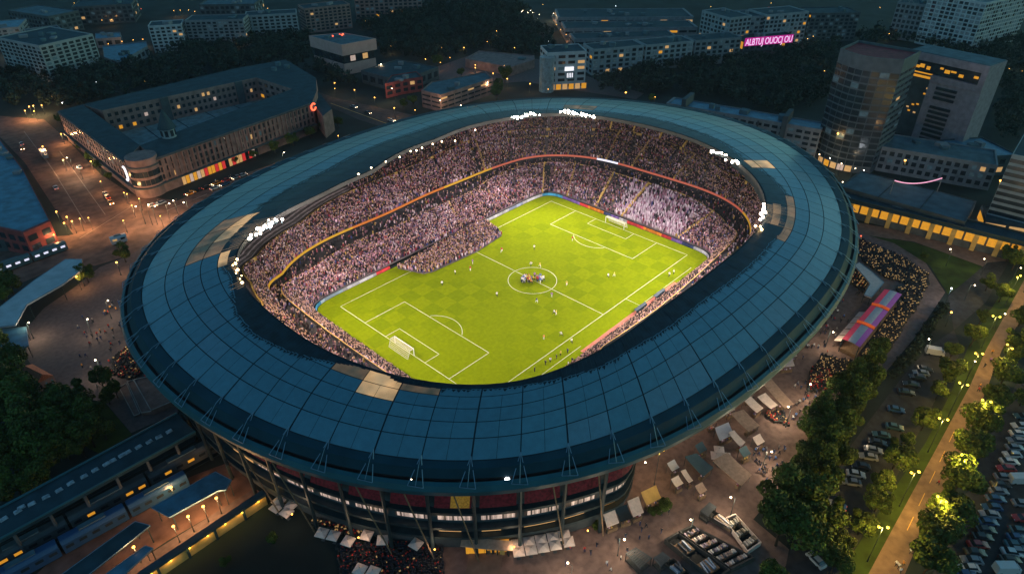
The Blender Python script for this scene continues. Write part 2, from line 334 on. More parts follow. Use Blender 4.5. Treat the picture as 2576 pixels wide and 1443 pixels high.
def at(r, z): return np.stack([CX + r * CT, CY + r * ST, np.broadcast_to(z, r.shape)], 1)
def band(mb, r0, z0, r1, z1, m=0, sel=None, col=None):
    a = at(np.asarray(r0, float), z0); b = at(np.asarray(r1, float), z1)
    for k in range(NA):
        if sel is not None and not sel(k): continue
        j = (k + 1) % NA; mb.quad(a[k], a[j], b[j], b[k], m, col)
def tix(x, y, z):
    p = G(x, y, z); return math.degrees(math.atan2(p[1] - CY, p[0] - CX)) % 360
def rad(r, t): return np.interp(t % 360, np.arange(NA + 1), np.append(r, r[0]))
def pt(r, t, z): return (CX + r * math.cos(R(t)), CY + r * math.sin(R(t)), z)
stad = thing('stadium', 'huge oval football stadium with blue glazed ring roof and floodlit packed stands', 'stadium', (CX, CY, 0))
SO = (CX, CY, 0)
# pitch, lines
pm = MB(); pb = at(rB - .25, .02); pm.add(pb, [tuple(range(NA))]); tag(pm.build('pitch', 'turf'), kind='structure')
ln = MB(); LX, LY, Z, YO = 53.0, 32.6, .03, 1.3
def seg(x0, y0, x1, y1, w=.17):
    y0 += YO; y1 += YO; d = math.hypot(x1 - x0, y1 - y0); nx, ny = -(y1 - y0) / d * w / 2, (x1 - x0) / d * w / 2; ex, ey = (x1 - x0) / d * w / 2, (y1 - y0) / d * w / 2
    ln.quad((x0 - ex - nx, y0 - ey - ny, Z), (x1 + ex - nx, y1 + ey - ny, Z), (x1 + ex + nx, y1 + ey + ny, Z), (x0 - ex + nx, y0 - ey + ny, Z))
def arc(cx, cy, r, a0, a1, n=48, w=.17):
    for k in range(n):
        a = R(a0 + (a1 - a0) * k / n); b = R(a0 + (a1 - a0) * (k + 1) / n)
        ln.quad((cx + (r - w / 2) * math.cos(a), cy + (r - w / 2) * math.sin(a), Z), (cx + (r + w / 2) * math.cos(a), cy + (r + w / 2) * math.sin(a), Z), (cx + (r + w / 2) * math.cos(b), cy + (r + w / 2) * math.sin(b), Z), (cx + (r - w / 2) * math.cos(b), cy + (r - w / 2) * math.sin(b), Z))
for s in (-1, 1):
    seg(-LX, s * LY, LX, s * LY); seg(s * LX, -LY, s * LX, LY)
    for dx, hy in ((16.0, 19.5), (5.5, 9.16)):
        seg(s * LX, hy, s * (LX - dx), hy); seg(s * LX, -hy, s * (LX - dx), -hy); seg(s * (LX - dx), -hy, s * (LX - dx), hy)
    arc(s * (LX - 11), YO, 9.15, 180 - 53 if s > 0 else -53, 180 + 53 if s > 0 else 53)
seg(1.8, -LY, 1.8, LY); arc(1.5, -1.2, 8.4, 0, 360)
seg(12, -38.3, 46, -38.3, .14); seg(-34, -37.4, -16, -37.4, .14); seg(14, -32.6, 14, -38.3, .14)
tag(ln.build('pitch_markings', 'line_paint'), kind='structure')
mat('track', (.5, .17, .11), .85, .2, .5, detail=8)
mb = MB(); mb.quad((-18, -39.55, .034), (34, -39.55, .034), (34, -37.5, .034), (-18, -37.5, .034)); tag(mb.build('running_strip', 'track'), kind='structure')
for x_, l_ in ((22, 'dark dugout on the salmon strip beside the near touchline, right one of two'), (11, 'dark dugout on the salmon strip beside the near touchline, left one of two')):
    t_ = thing('dugout', l_, 'dugout', (x_, -39.0, .04), 0, 'dugouts'); mb = MB(); mb.add([(-3, .5, 2.1), (3, .5, 2.1), (3, -.5, 1.9), (-3, -.5, 1.9), (-3, .5, 2.2), (3, .5, 2.2), (3, -.5, 2.0), (-3, -.5, 2.0)], [(3, 2, 1, 0), (4, 5, 6, 7), (0, 1, 5, 4), (2, 3, 7, 6), (1, 2, 6, 5), (3, 0, 4, 7)]); mb.build('roof', 'steel_dark', t_)
    mb = MB(); mb.box((0, -.48, 0), (6, .08, 1.89)); mb.build('back', 'steel_dark', t_); mb = MB(); mb.box((0, -.2, 0), (5.4, .4, .45)); mb.build('bench', 'cloth_navy', t_)
# the bowl: three stepped tiers, the deck and walls between them
def tier(name, r0, z0, r1, z1, n, m):
    mb = MB()
    for k in range(n):
        a = r0 + (r1 - r0) * k / n; b = r0 + (r1 - r0) * (k + 1) / n; za = z0 + (z1 - z0) * k / n; zb = z0 + (z1 - z0) * (k + 1) / n
        band(mb, a, za, a, zb); band(mb, a, zb, b, zb)
    return mb.build(name, m, stad, SO)
tier('lower_tier', rB + .9, 1.0, rP, 9.0, 14, 'stand'); tier('middle_tier', rL + .4, 11.4, rU, 18.0, 14, 'stand'); rT = rO - 5.5
tier('upper_tier', rU + .5, 18.2, rT, 27.0, 16, 'stand')
mb = MB(); band(mb, rP, 9.0, rP + .3, 10.0); band(mb, rP + .3, 10.0, rP + .3, 8.6); band(mb, rP + .3, 8.6, rL + 2, 8.6); band(mb, rL + 2, 8.6, rL + 2, 11.5); mb.build('concourse', 'stand_dark', stad, SO)
mb = MB(); band(mb, rP + .02, 10.02, rP + .34, 10.02); band(mb, rP, 9.6, rP + .02, 10.02); mb.build('concourse_rail', 'aisle', stad, SO)
mb = MB(); band(mb, rU, 18, rU, 19.2); band(mb, rU, 19.2, rU + .5, 19.2); mb.build('walkway_wall', 'aisle', stad, SO)
wk = lambda k: 15 < k < 75
mb = MB(); band(mb, rU - 4, 16.5, rU - 4, 17.3, sel=wk); band(mb, rU - 4, 17.3, rU - 3.7, 17.3, sel=wk); mb.build('walkway_wall', 'aisle', stad, SO)
mb = MB(); band(mb, rT, 27, rT, 30.2); mb.build('back_wall', 'stand_dark', stad, SO)
# fascia of the middle tier with its LED ribbon
def tsel(a, b): return (lambda k: ((k - a) % 360) < ((b - a) % 360))
tA = [tix(x, y, 12) for x, y in ((655, 745), (890, 573), (1120, 472), (1240, 425), (1500, 395), (1550, 410), (1855, 535), (1890, 590))]
for nm, m, a, b in (('led_ribbon', 'led_amber', tA[1], tA[0]), ('led_ribbon', 'led_orange', tA[2], tA[1]), ('led_ribbon', 'led_amber', tA[3], tA[2]), ('led_ribbon', 'led_red', tA[4], tA[3]), ('led_ribbon', 'led_white', tA[5], tA[4]), ('led_ribbon', 'led_red', tA[6], tA[5]), ('led_ribbon', 'led_amber', tA[7], tA[6]), ('fascia', 'stand_dark', tA[0], tA[7])):
    mb = MB(); s = tsel(round(a), round(b)); band(mb, rL, 11.3, rL, 12.0, sel=s); band(mb, rL, 12.0, rL + .4, 12.0, sel=s); band(mb, rL, 11.3, rL + .4, 11.3, sel=s)
    o = mb.build(nm, m, stad, SO)
    if nm == 'led_ribbon': o['label'] = {'led_amber': 'glowing amber length of the ribbon board', 'led_orange': 'glowing orange length of the ribbon board', 'led_red': 'glowing red length of the ribbon board', 'led_white': 'short white screen in the red ribbon board'}[m]
# aisle walls, dark tunnel mouth
def aisle(x, y, z, r0, z0, r1, z1, f0=0.0, f1=1.0, w=.7, h=1.1):
    t = tix(x, y, z); a, b = rad(r0, t), rad(r1, t); mb = MB()
    p0 = np.array(pt(a + (b - a) * f0, t, z0 + (z1 - z0) * f0)); p1 = np.array(pt(a + (b - a) * f1, t, z0 + (z1 - z0) * f1)); q = np.array([-math.sin(R(t)), math.cos(R(t)), 0]) * w / 2; u = np.array([0, 0, h])
    mb.add([p0 - q, p1 - q, p1 + q, p0 + q, p0 - q + u, p1 - q + u, p1 + q + u, p0 + q + u], [(4, 5, 6, 7), (0, 1, 5, 4), (2, 3, 7, 6), (3, 0, 4, 7), (1, 2, 6, 5)])
    mb.build('aisle_wall', 'aisle', stad, SO)
for x, y in ((1430, 470), (1364, 470), (1500, 500), (1590, 510), (1700, 580), (1170, 560)): aisle(x, y, 5, rB + 1, 1.2, rP, 9.3)
for x, y in ((1680, 440), (1535, 375), (1600, 395), (1220, 410), (725, 640)): aisle(x, y, 15, rL + .5, 11.6, rU, 18.2)
for x, y in ((1710, 360), (1650, 340), (1590, 320), (1540, 305)): aisle(x, y, 22, rU + .5, 19, rT, 27, 0, .8)
t = tix(1372, 475, 3); mb = MB(); a, b = rad(rB, t) + .5, rad(rP, t) - 2
for s in (-1, 1):
    pass
q = np.array([-math.sin(R(t)), math.cos(R(t)), 0]) * 1.3; p0 = np.array(pt(a, t, 0.2)); p1 = np.array(pt(b, t, 8)); u = np.array([0, 0, 1.6])
mb.add([p0 - q, p1 - q, p1 + q, p0 + q, p0 - q + u, p1 - q + u, p1 + q + u, p0 + q + u], [(4, 5, 6, 7), (0, 1, 5, 4), (2, 3, 7, 6), (3, 0, 4, 7), (1, 2, 6, 5)]); mb.build('tunnel_mouth', 'black', stad, SO)
# advertising boards round the pitch
def boards(a, b, cols, lab, h=1.1):
    mb = MB(); A = at(rB, .0); Bq = at(rB + .25, .0); k = round(a); n = round((b - a) % 360); step = max(1, n // (len(cols) * 2))
    for i in range(n):
        j = (k + i) % NA; j2 = (j + 1) % NA; c = np.array(cols[int(i / n * len(cols))]) * random.uniform(.6, 1.25)
        u = np.array([0, 0, h]); v = np.array([0, 0, .03])
        mb.quad(A[j] + v, A[j2] + v, A[j2] + u, A[j] + u, 0, c); mb.quad(A[j] + u, A[j2] + u, Bq[j2] + u, Bq[j] + u, 0, c); mb.quad(Bq[j] + v, Bq[j2] + v, Bq[j2] + u, Bq[j] + u, 0, c)
    o = mb.build('advertising_board', 'board', stad, SO); o['label'] = lab
tb = [tix(x, y, .5) for x, y in ((795, 785), (1005, 675), (1220, 555), (1365, 492), (1400, 495), (1500, 535), (1600, 575), (1765, 640), (1640, 765), (1045, 955))]
cB, cW, cR, cO, cV, cN = (.06, .3, .5), (.5, .5, .55), (.6, .05, .06), (.7, .22, .03), (.25, .15, .5), (.04, .06, .16)
boards(tb[0], tb[9] + 25, [cB, cB, cB, cN, cR, cN, cW, cN, cB, cW, cN, cB, cR, cO, cR, cW], 'blue and white advertising board behind the near goal')
boards(tb[1], tb[0] if tb[0] > tb[1] else tb[0] + 360, [cR, cW, cW, (.3, .4, .5), cB], 'pale advertising board along the far touchline near the left corner')
boards(tb[3], tb[2], [cW, (.3, .35, .5), cW, cW], 'white advertising board along the far touchline')
boards(tb[7], tb[3], [cB, cB, cV, cV, cR, cO, cO, cN, cV, cW, cR, cR, cO, cO, cR, cV, cN, cW][::-1], 'red and orange advertising board behind the far goal')
boards(tb[8], tb[7], [cB, cW, cN, cW], 'pale blue advertising board along the near touchline')
# ---------------- roof
FZ = [(0, 36.0), (.25, 35.4), (.5, 34.0), (.8, 31.2), (1, 28.4)]
fp = [a for a, b in FZ]; zp = [b for a, b in FZ]
FP = .83
def rz(f): return float(np.interp(f, fp, zp))
def rp(t, f, dz=0.0): return pt(rad(rI, t) + (rad(rO, t) - rad(rI, t)) * f, t, rz(f) + dz)
NC = 72
po = at(rO, 28); sl = np.concatenate([[0], np.cumsum(np.linalg.norm(np.roll(po, -1, 0) - po, axis=1))]); off = sl[round(tix(1190, 1190, 28)) % 360]
COLT = [float(np.interp((off + sl[-1] * k / NC) % sl[-1], sl, np.arange(NA + 1))) for k in range(NC)]
ROWS = [.02, .17, .32, .47, .63, FP]
und = MB()
for a, b, dz in ((0, .25, -.18), (.25, .5, -.18), (.5, FP, -.18)):
    band(und, rI + (rO - rI) * a, rz(a) + dz, rI + (rO - rI) * b, rz(b) + dz)
und.build('roof_frame', 'roof_frame', stad, SO)
und = MB(); band(und, rI, 36.1, rI, 34.8); band(und, rI, 34.8, rI + (rO - rI) * .5, 33.4); band(und, rI + (rO - rI) * .5, 33.4, rO - 1, 26.6); und.build('roof_underside', 'roof_under', stad, SO)
def lit(x, y, z=35.5): return tix(x, y, z)
LITC = {}
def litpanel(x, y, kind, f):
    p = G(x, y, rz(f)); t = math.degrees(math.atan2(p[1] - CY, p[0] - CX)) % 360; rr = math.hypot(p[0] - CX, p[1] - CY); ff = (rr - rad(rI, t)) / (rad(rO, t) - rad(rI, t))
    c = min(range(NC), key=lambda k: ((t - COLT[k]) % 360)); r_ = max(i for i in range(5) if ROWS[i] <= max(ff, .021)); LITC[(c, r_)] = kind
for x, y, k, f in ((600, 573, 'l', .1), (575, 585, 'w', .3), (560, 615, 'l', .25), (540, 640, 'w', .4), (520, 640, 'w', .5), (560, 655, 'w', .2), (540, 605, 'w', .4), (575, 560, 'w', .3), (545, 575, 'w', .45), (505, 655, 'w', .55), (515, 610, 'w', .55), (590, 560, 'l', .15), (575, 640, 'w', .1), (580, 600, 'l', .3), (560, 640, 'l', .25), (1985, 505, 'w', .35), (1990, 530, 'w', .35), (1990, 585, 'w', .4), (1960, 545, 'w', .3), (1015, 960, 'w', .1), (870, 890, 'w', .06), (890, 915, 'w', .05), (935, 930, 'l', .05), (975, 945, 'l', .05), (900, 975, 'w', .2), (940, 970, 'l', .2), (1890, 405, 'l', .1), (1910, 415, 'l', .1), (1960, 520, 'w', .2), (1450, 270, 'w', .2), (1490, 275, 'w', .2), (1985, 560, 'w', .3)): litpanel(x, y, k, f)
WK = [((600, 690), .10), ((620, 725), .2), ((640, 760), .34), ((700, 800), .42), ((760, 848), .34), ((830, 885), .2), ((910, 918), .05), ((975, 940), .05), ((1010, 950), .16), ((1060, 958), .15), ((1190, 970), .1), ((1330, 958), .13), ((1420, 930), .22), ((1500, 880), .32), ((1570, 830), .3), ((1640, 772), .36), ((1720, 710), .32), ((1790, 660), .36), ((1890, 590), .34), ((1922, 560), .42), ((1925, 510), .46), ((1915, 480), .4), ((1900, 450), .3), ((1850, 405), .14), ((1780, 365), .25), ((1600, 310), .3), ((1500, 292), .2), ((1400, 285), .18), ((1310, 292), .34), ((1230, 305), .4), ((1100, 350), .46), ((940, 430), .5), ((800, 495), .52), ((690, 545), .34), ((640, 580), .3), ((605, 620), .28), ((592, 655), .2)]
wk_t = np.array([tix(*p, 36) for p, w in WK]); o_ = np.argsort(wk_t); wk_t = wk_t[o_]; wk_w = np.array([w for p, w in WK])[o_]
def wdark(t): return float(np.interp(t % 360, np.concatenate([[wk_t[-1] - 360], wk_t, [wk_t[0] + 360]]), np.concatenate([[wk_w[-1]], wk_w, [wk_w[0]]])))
pan = MB(); inn = MB(); fin = MB(); lp = {'l': [], 'w': []}; gl = [tix(*p, 36) for p in ((1922, 535), (650, 580), (598, 680))]
for c in range(NC):
    t0 = COLT[c]; t1 = COLT[(c + 1) % NC]; t1 = t1 + 360 if t1 < t0 else t1
    tm = (t0 + t1) / 2 % 360; gd = math.degrees(.1 / max(20, rad(rO, tm))); warm = 1 if (300 < tm or tm < 25) else 0
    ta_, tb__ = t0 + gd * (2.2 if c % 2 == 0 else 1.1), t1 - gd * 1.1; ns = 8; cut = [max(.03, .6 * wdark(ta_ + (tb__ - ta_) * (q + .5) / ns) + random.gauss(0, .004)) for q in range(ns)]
    for i in range(5):
        f0, f1 = ROWS[i] + .004, ROWS[i + 1] - .004
        split_ = i > 0; g = random.uniform(.93, 1.06); h = random.random()
        for q in range(ns):
            ta = ta_ + (tb__ - ta_) * q / ns; tb_ = ta_ + (tb__ - ta_) * (q + 1) / ns
            if split_ and q == 4: ta += gd * .8; g *= random.uniform(.97, 1.04)
            col = np.array((.066, .2, .265)) * g
            if h < .12 or (warm and h < .35): col = np.array((.095, .205, .265)) * g
            if warm and h > .86: col = np.array((.125, .2, .245)) * g
            kind = LITC.get((c, i)); fs = max(f0, cut[q])
            if fs > f1 - .01 and not kind: continue
            if kind: fs = max(f0, min(fs, f0 + .06))
            P = [rp(ta, fs), rp(tb_, fs), rp(tb_, f1), rp(ta, f1)]
            if kind: lp[kind].append(((c, i), P))
            else: pan.quad(*P, 0, col)
    for q in range(ns):
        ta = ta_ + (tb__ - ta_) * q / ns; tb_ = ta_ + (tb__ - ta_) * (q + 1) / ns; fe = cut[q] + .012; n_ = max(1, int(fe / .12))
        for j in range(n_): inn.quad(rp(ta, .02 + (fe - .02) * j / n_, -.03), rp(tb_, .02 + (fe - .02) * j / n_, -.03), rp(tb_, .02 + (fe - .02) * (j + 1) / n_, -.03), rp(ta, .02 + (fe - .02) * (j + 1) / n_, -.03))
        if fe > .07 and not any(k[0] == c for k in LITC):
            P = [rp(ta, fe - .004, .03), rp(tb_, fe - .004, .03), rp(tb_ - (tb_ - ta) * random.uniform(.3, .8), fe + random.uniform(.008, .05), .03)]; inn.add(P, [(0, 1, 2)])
        if fe > .1:
            fb = fe * random.uniform(.5, 1.05); hot = min(abs((ta - x + 180) % 360 - 180) for x in gl) < 5; n_ = 3
            for j in range(n_):
                f_a, f_b = .014 + fb * j / n_, .014 + fb * (j + 1) / n_; w_a, w_b = gd * .9 * (1 - j / n_ * .7), gd * .9 * (1 - (j + 1) / n_ * .7); P = [rp(ta - w_a, f_a, .06), rp(ta + w_a, f_a, .06), rp(ta + w_b, f_b, .06), rp(ta - w_b, f_b, .06)]
                (lp['l'].append((('fin', c, q), P)) if hot else fin.quad(*P))
pan.build('roof_panels', 'roof_glass', stad, SO); inn.build('inner_dark_band', 'roof_inner', stad, SO); fin.build('roof_fins', 'steel_dark', stad, SO)  # dark band of uneven width along the inner roof edge, with ragged ends
for k, m, l, l2 in (('l', 'panel_glow', 'roof panel with bright amber floodlight glow painted in', 'rib with amber floodlight glow painted in'), ('w', 'panel_warm_glow', 'roof panel with a faint warm brown glow painted in', '')):
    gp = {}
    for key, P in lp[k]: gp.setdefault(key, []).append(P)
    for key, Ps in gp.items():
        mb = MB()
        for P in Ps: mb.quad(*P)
        mb.build('glow_rib' if key[0] == 'fin' else 'glow_roof_panel', m, stad, SO)['label'] = l2 if key[0] == 'fin' else l
mb = MB(); rPe = rI + (rO - rI) * FP; band(mb, rPe + .1, rz(FP) - .02, rPe + (rO - rPe) * .5, 30.3); band(mb, rPe + (rO - rPe) * .5, 30.3, rO - 1.0, 28.3); mb.build('rim_band', 'rim_band', stad, SO, True)
mb = MB(); band(mb, rO - 1.0, 28.3, rO - .95, 27.6); band(mb, rO - .95, 27.6, rO - .3, 27.6); mb.build('gutter', 'gutter', stad, SO)
mb = MB(); band(mb, rO - .3, 27.6, rO - .25, 28.2); band(mb, rO - .25, 28.2, rO + .5, 27.9); band(mb, rO + .5, 27.9, rO + 1.0, 26.8); band(mb, rO + 1.0, 26.8, rO + .6, 25.4); band(mb, rO + .6, 25.4, rO - 1.5, 24.8); mb.build('rim_lip', 'rim_lip', stad, SO, True)
for c in range(0, NC, 1):                                   # stay frames over the rim
    t = COLT[c]
    if not (95 < t % 360 < 360): continue
    mb = MB(); ap = rp(t, FP - .02, .5); k = math.degrees(1.5 / rad(rO, t))
    for s in (-1, 1): mb.tube(ap, pt(rad(rO, t) + .9, t + s * k, 27.9), .085, 4)
    mb.tube(pt(rad(rO, t) + .9, t - k, 27.9), pt(rad(rO, t) + .9, t + k, 27.9), .085, 4); mb.tube(rp(t, .9, .9), ap, .06, 4); mb.tube(rp(t, .9, .9), pt(rad(rO, t) + .9, t, 27.9), .06, 4); mb.build('stay_frame', 'steel_blue', stad, SO)
# ---------------- facade under the rim
_s = np.clip((np.degrees(TH) - 232) / 10, 0, 1); rF = rO - 7.0 - 17 * _s * _s * (3 - 2 * _s) * (TH < R(345))
mb = MB(); band(mb, rF, 0, rF, 26); mb.build('facade_wall', 'wall_dark', stad, SO)
mb = MB()
for z in (4.6, 7.5, 12.2, 19.6): band(mb, rF, z, rF + 1.6, z); band(mb, rF + 1.6, z, rF + 1.6, z + .7); band(mb, rF + 1.6, z + .7, rF, z + .7)
mb.build('facade_ledge', 'steel_dark', stad, SO)
def fpan(name, t0, t1, r, z0, z1, m, lean=0.0, lab=None):
    mb = MB(); n = 4 if m.startswith('seat') or name == 'entrance' else 22
    for q in range(n):
        a = t0 + (t1 - t0) * q / n; b = t0 + (t1 - t0) * (q + 1) / n
        mb.quad(pt(rad(rF, a) + r, a, z0), pt(rad(rF, b) + r, b, z0), pt(rad(rF, b) + r - lean, b, z1), pt(rad(rF, a) + r - lean, a, z1), 0, (random.choice((.08, .5, .8, 1, 1.25)),) * 3)
    o = mb.build(name, m, stad, SO)
    if lab: o['label'] = lab
    return o
for c in range(NC):
    t0 = COLT[c]; t1 = COLT[(c + 1) % NC]; t1 = t1 + 360 if t1 < t0 else t1; tm = ((t0 + t1) / 2) % 360
    vis = 160 < tm < 234
    if not vis: continue
    mb = MB(); mb.tube(pt(rad(rF, t0) + 2.2, t0, 0), pt(rad(rF, t0) + 3.2, t0, 25.5), .42, 6, r2=.36); mb.build('column', 'steel_dark', stad, SO)
    if 195 < tm < 233 and (c % 2 == 0 or random.random() < .4):
        mb = MB(); mb.tube(pt(rad(rF, t0) + 3.6, t0 + .3, .2), pt(rad(rO, t0) - .2, t0 - 1.6, 25.6), .16, 5); mb.build('raking_strut', 'wood', stad, SO)
    g = (t1 - t0) * .09
    near = 188 < tm < 233
    if near:
        amb = abs(tm - tix(1160, 1255, 20)) < 1.2
        fpan('seat_block', t0 + g, t1 - g, 1.9, 14.9, 18.2, 'seat_red', 1.6)
        if amb: fpan('seat_block', t0 + g * 5, t1 - g * 1.4, 1.96, 15.1, 18.0, 'seat_amber', 1.6, 'amber seating seen through the open facade')
        fpan('window_strip', t0 + g, t1 - g, .25, 9.2, 10.9, 'win_pale')
        if random.random() < .75: fpan('window_strip', t0 + g, t0 + (t1 - t0) * random.uniform(.5, .9), .25, 5.5, 6.8, random.choice(['win_warm', 'win_pale', 'win_amber']))
    else:
        fpan('window_strip', t0 + g, t1 - g, .25, 8.7, 10.6, random.choice(['win_dark', 'win_cold', 'win_dark', 'win_warm']))
te = tix(1235, 1365, 2)
fpan('entrance', te - 2.6, te + 2.0, 1.75, .1, 4.3, 'win_amber', 0, 'wide amber-lit entrance'); 
for dt in (-2.6, -1.5, -.4, .8, 2.0):
    mb = MB(); mb.tube(pt(rad(rF, te) + 2.1, te + dt, 0), pt(rad(rF, te) + 2.1, te + dt, 4.4), .16, 6); mb.build('entrance_post', 'steel_dark', stad, SO)
mb = MB()
for k in range(8):
    a_, b_ = te - 3 + k * .68, te - 3 + (k + 1) * .68; r_ = rad(rF, te) + 1.7; mb.add([pt(r_, a_, 4.45), pt(r_, b_, 4.45), pt(r_ + 2.2, b_, 4.25), pt(r_ + 2.2, a_, 4.25), pt(r_, a_, 4.7), pt(r_, b_, 4.7), pt(r_ + 2.2, b_, 4.5), pt(r_ + 2.2, a_, 4.5)], [(0, 3, 2, 1), (4, 5, 6, 7), (3, 7, 6, 2)])
mb.build('entrance_canopy', 'canvas_brown', stad, SO)
for k in range(9):
    mb = MB(); mb.box(pt(rad(rF, te) + 1.82, te - 2.3 + k * .52 + random.uniform(-.1, .1), .1), (.3, random.uniform(.4, 1.1), random.uniform(.8, 2.6)), R(te)); mb.build('entrance_gate', random.choice(['wood', 'timber_dark', 'amber_wall']), stad, SO)
mb = MB(); mb.box(pt(rad(rF, te) + 5, te - .5, 0), (9, 7, .25), R(te), 0); mb.build('entrance_step', 'path', stad, SO)
# ---------------- floodlights: banks of lamps on the inner roof edge, each with its real light
def bank(pix, z, n, m, power, spread=.5, lab=None, col=(1, .83, .79)):
    P = [G(x, y, z) for x, y in pix]; heads = []; fr = MB()
    P = np.array(P); tt = np.linspace(0, 1, len(P)); c = P.mean(0)
    n = int(n * 1.5) if n > 2 else n
    for k in range(n):
        f = k / max(1, n - 1); p = np.array([np.interp(f, tt, P[:, i]) for i in range(3)]) + RNG.normal(0, .45, 3) * np.array([1, 1, .8])
        d = np.array([CX, CY, 0]) - p; d /= np.linalg.norm(d); s = RNG.uniform(.16, .42) if n > 1 else .26
        mb = MB(); mb.ball(p + d * .3, s, 0, 8, 5); heads.append(mb); fr.tube(p - np.array([0, 0, 1.4]), p, .09, 4)
    fr.tube(P[0] - np.array([0, 0, .8]), P[-1] - np.array([0, 0, .8]), .15, 5)
    b = fr.build('floodlight_bank', 'steel_dark', stad, SO)
    for mb in heads: mb.build('lamp', m, b, SO)
    if power:
        ld = bpy.data.lights.new('floodlight', 'SPOT'); lo = bpy.data.objects.new('floodlight', ld); COL.objects.link(lo); lo.parent = stad
        d = np.array([CX, CY, 0]) - c; d[:2] /= np.linalg.norm(d[:2]); src = c + np.array([d[0], d[1], 0]) * 1.5 + np.array([0, 0, .5])
        lo.location = Vector(src) - Vector(SO); aim = np.array([CX * .4 + c[0] * -.05, c[1] * -.05, 0]) - src
        lo.rotation_euler = Vector(aim).to_track_quat('-Z', 'Y').to_euler(); ld.energy = power; ld.spot_size = R(150); ld.spot_blend = 1; ld.shadow_soft_size = 2.0; ld.color = col
FP_ = 150000
bank([(1288, 293), (1320, 287), (1352, 286)], 37.2, 12, 'flood', FP_)
bank([(1413, 278), (1435, 280), (1462, 286), (1497, 291)], 37.2, 16, 'flood', FP_ * 1.1)
bank([(1790, 378), (1812, 384), (1840, 402), (1866, 408)], 37.0, 12, 'flood', FP_)
bank([(1923, 512), (1923, 530), (1921, 552)], 36.4, 9, 'flood', FP_ * .9)
bank([(1912, 570), (1917, 574)], 36.4, 3, 'flood_amber', 0)
bank([(622, 600), (650, 580), (672, 562), (700, 548)], 36.8, 16, 'flood', FP_ * 1.1)
bank([(592, 655), (596, 680), (604, 705)], 36.4, 6, 'flood_amber', FP_ * .5, col=(1, .7, .4))
for x, y in ((894, 436), (932, 421), (973, 404), (1002, 392), (1030, 381), (1044, 376), (1062, 369), (1084, 361), (1109, 352), (1138, 350), (1194, 325)): bank([(x, y), (x + 3, y - 1)], 36.3, 1, 'lamp_warm', 0)
for t in (200, 262): # unseen banks added under the near roof edge to light the pitch
    a = pt(rad(rI, t) - .4, t, 34.2); mb = MB(); fr = MB()
    for k in range(8):
        p = pt(rad(rI, t + (k - 4) * .5) - .5, t + (k - 4) * .5, 34.2); mb.ball(p, .4)
        fr.tube(p, (p[0], p[1], 35.2), .08, 4)
    b = fr.build('floodlight_bank', 'steel_dark', stad, SO); mb.build('lamp', 'flood', b, SO)
    ld = bpy.data.lights.new('floodlight', 'SPOT'); lo = bpy.data.objects.new('floodlight', ld); COL.objects.link(lo); lo.parent = stad
    src = np.array(pt(rad(rI, t) - 1.6, t, 33.6)); lo.location = Vector(src) - Vector(SO); lo.rotation_euler = Vector(np.array([10, 5, 2.0]) - src).to_track_quat('-Z', 'Y').to_euler()
    ld.energy = FP_ * .8; ld.spot_size = R(140); ld.spot_blend = 1; ld.shadow_soft_size = 2; ld.color = (1, .83, .79)
# ---------------- the crowd in the stands
def crowd_mesh(name, P, Ct, Ch, s=1.0):
    n = len(P); w = RNG.uniform(.85, 1.15, n) * s; h = RNG.uniform(.85, 1.12, n) * s; ang = RNG.uniform(0, 1.57, n); ca, sa = np.cos(ang), np.sin(ang)
    prof = [(.21, .1), (.27, .85), (.2, 1.1)]; hd = [(.14, 1.08), (.15, 1.42)]
    V = np.zeros((n, 20, 3)); k = 0
    for r, z in prof + hd:
        for i in range(4):
            a = math.pi / 4 + i * math.pi / 2; x, y = r * math.cos(a) * 1.35, r * math.sin(a)
            V[:, k, 0] = P[:, 0] + (x * ca - y * sa) * w; V[:, k, 1] = P[:, 1] + (x * sa + y * ca) * w; V[:, k, 2] = P[:, 2] + z * h; k += 1
    f = []
    for b in (0, 4, 12): f += [(b + i, b + (i + 1) % 4, b + 4 + (i + 1) % 4, b + 4 + i) for i in range(4)]
    f += [(8, 9, 10, 11), (16, 17, 18, 19)]
    F = (np.arange(n)[:, None, None] * 20 + np.array(f)[None]).reshape(-1, 4)
    C = np.zeros((n, 20, 3)); C[:, :12] = Ct[:, None]; C[:, 12:] = Ch[:, None]
    return np_mesh(name, V.reshape(-1, 3), F, 'crowd', C.reshape(-1, 3))
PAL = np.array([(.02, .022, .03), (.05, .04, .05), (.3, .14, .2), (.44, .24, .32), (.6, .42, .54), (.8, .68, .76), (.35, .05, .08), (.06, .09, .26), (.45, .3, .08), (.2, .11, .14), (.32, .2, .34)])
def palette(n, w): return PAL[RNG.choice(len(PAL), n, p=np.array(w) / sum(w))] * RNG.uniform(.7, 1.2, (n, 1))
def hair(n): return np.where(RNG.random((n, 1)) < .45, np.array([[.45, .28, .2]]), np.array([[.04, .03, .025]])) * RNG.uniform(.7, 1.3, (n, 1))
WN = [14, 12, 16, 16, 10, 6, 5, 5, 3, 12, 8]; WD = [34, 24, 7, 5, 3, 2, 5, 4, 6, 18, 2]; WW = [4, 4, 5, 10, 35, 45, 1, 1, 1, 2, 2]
def inpoly(x, y, poly):
    c = np.zeros(len(x), bool); n = len(poly)
    for i in range(n):
        x0, y0 = poly[i]; x1, y1 = poly[(i + 1) % n]
        m = ((y0 > y) != (y1 > y)); xi = (x1 - x0) * (y - y0) / (y1 - y0 + 1e-12) + x0; c ^= m & (x < xi)
    return c
WHITE = [tuple(G(x, y, 5)[:2]) for x, y in ((1600, 470), (1755, 545), (1688, 590), (1540, 520))]
PALE = [tuple(G(x, y, 8)[:2]) for x, y in ((1570, 455), (1640, 455), (1790, 535), (1750, 550))]
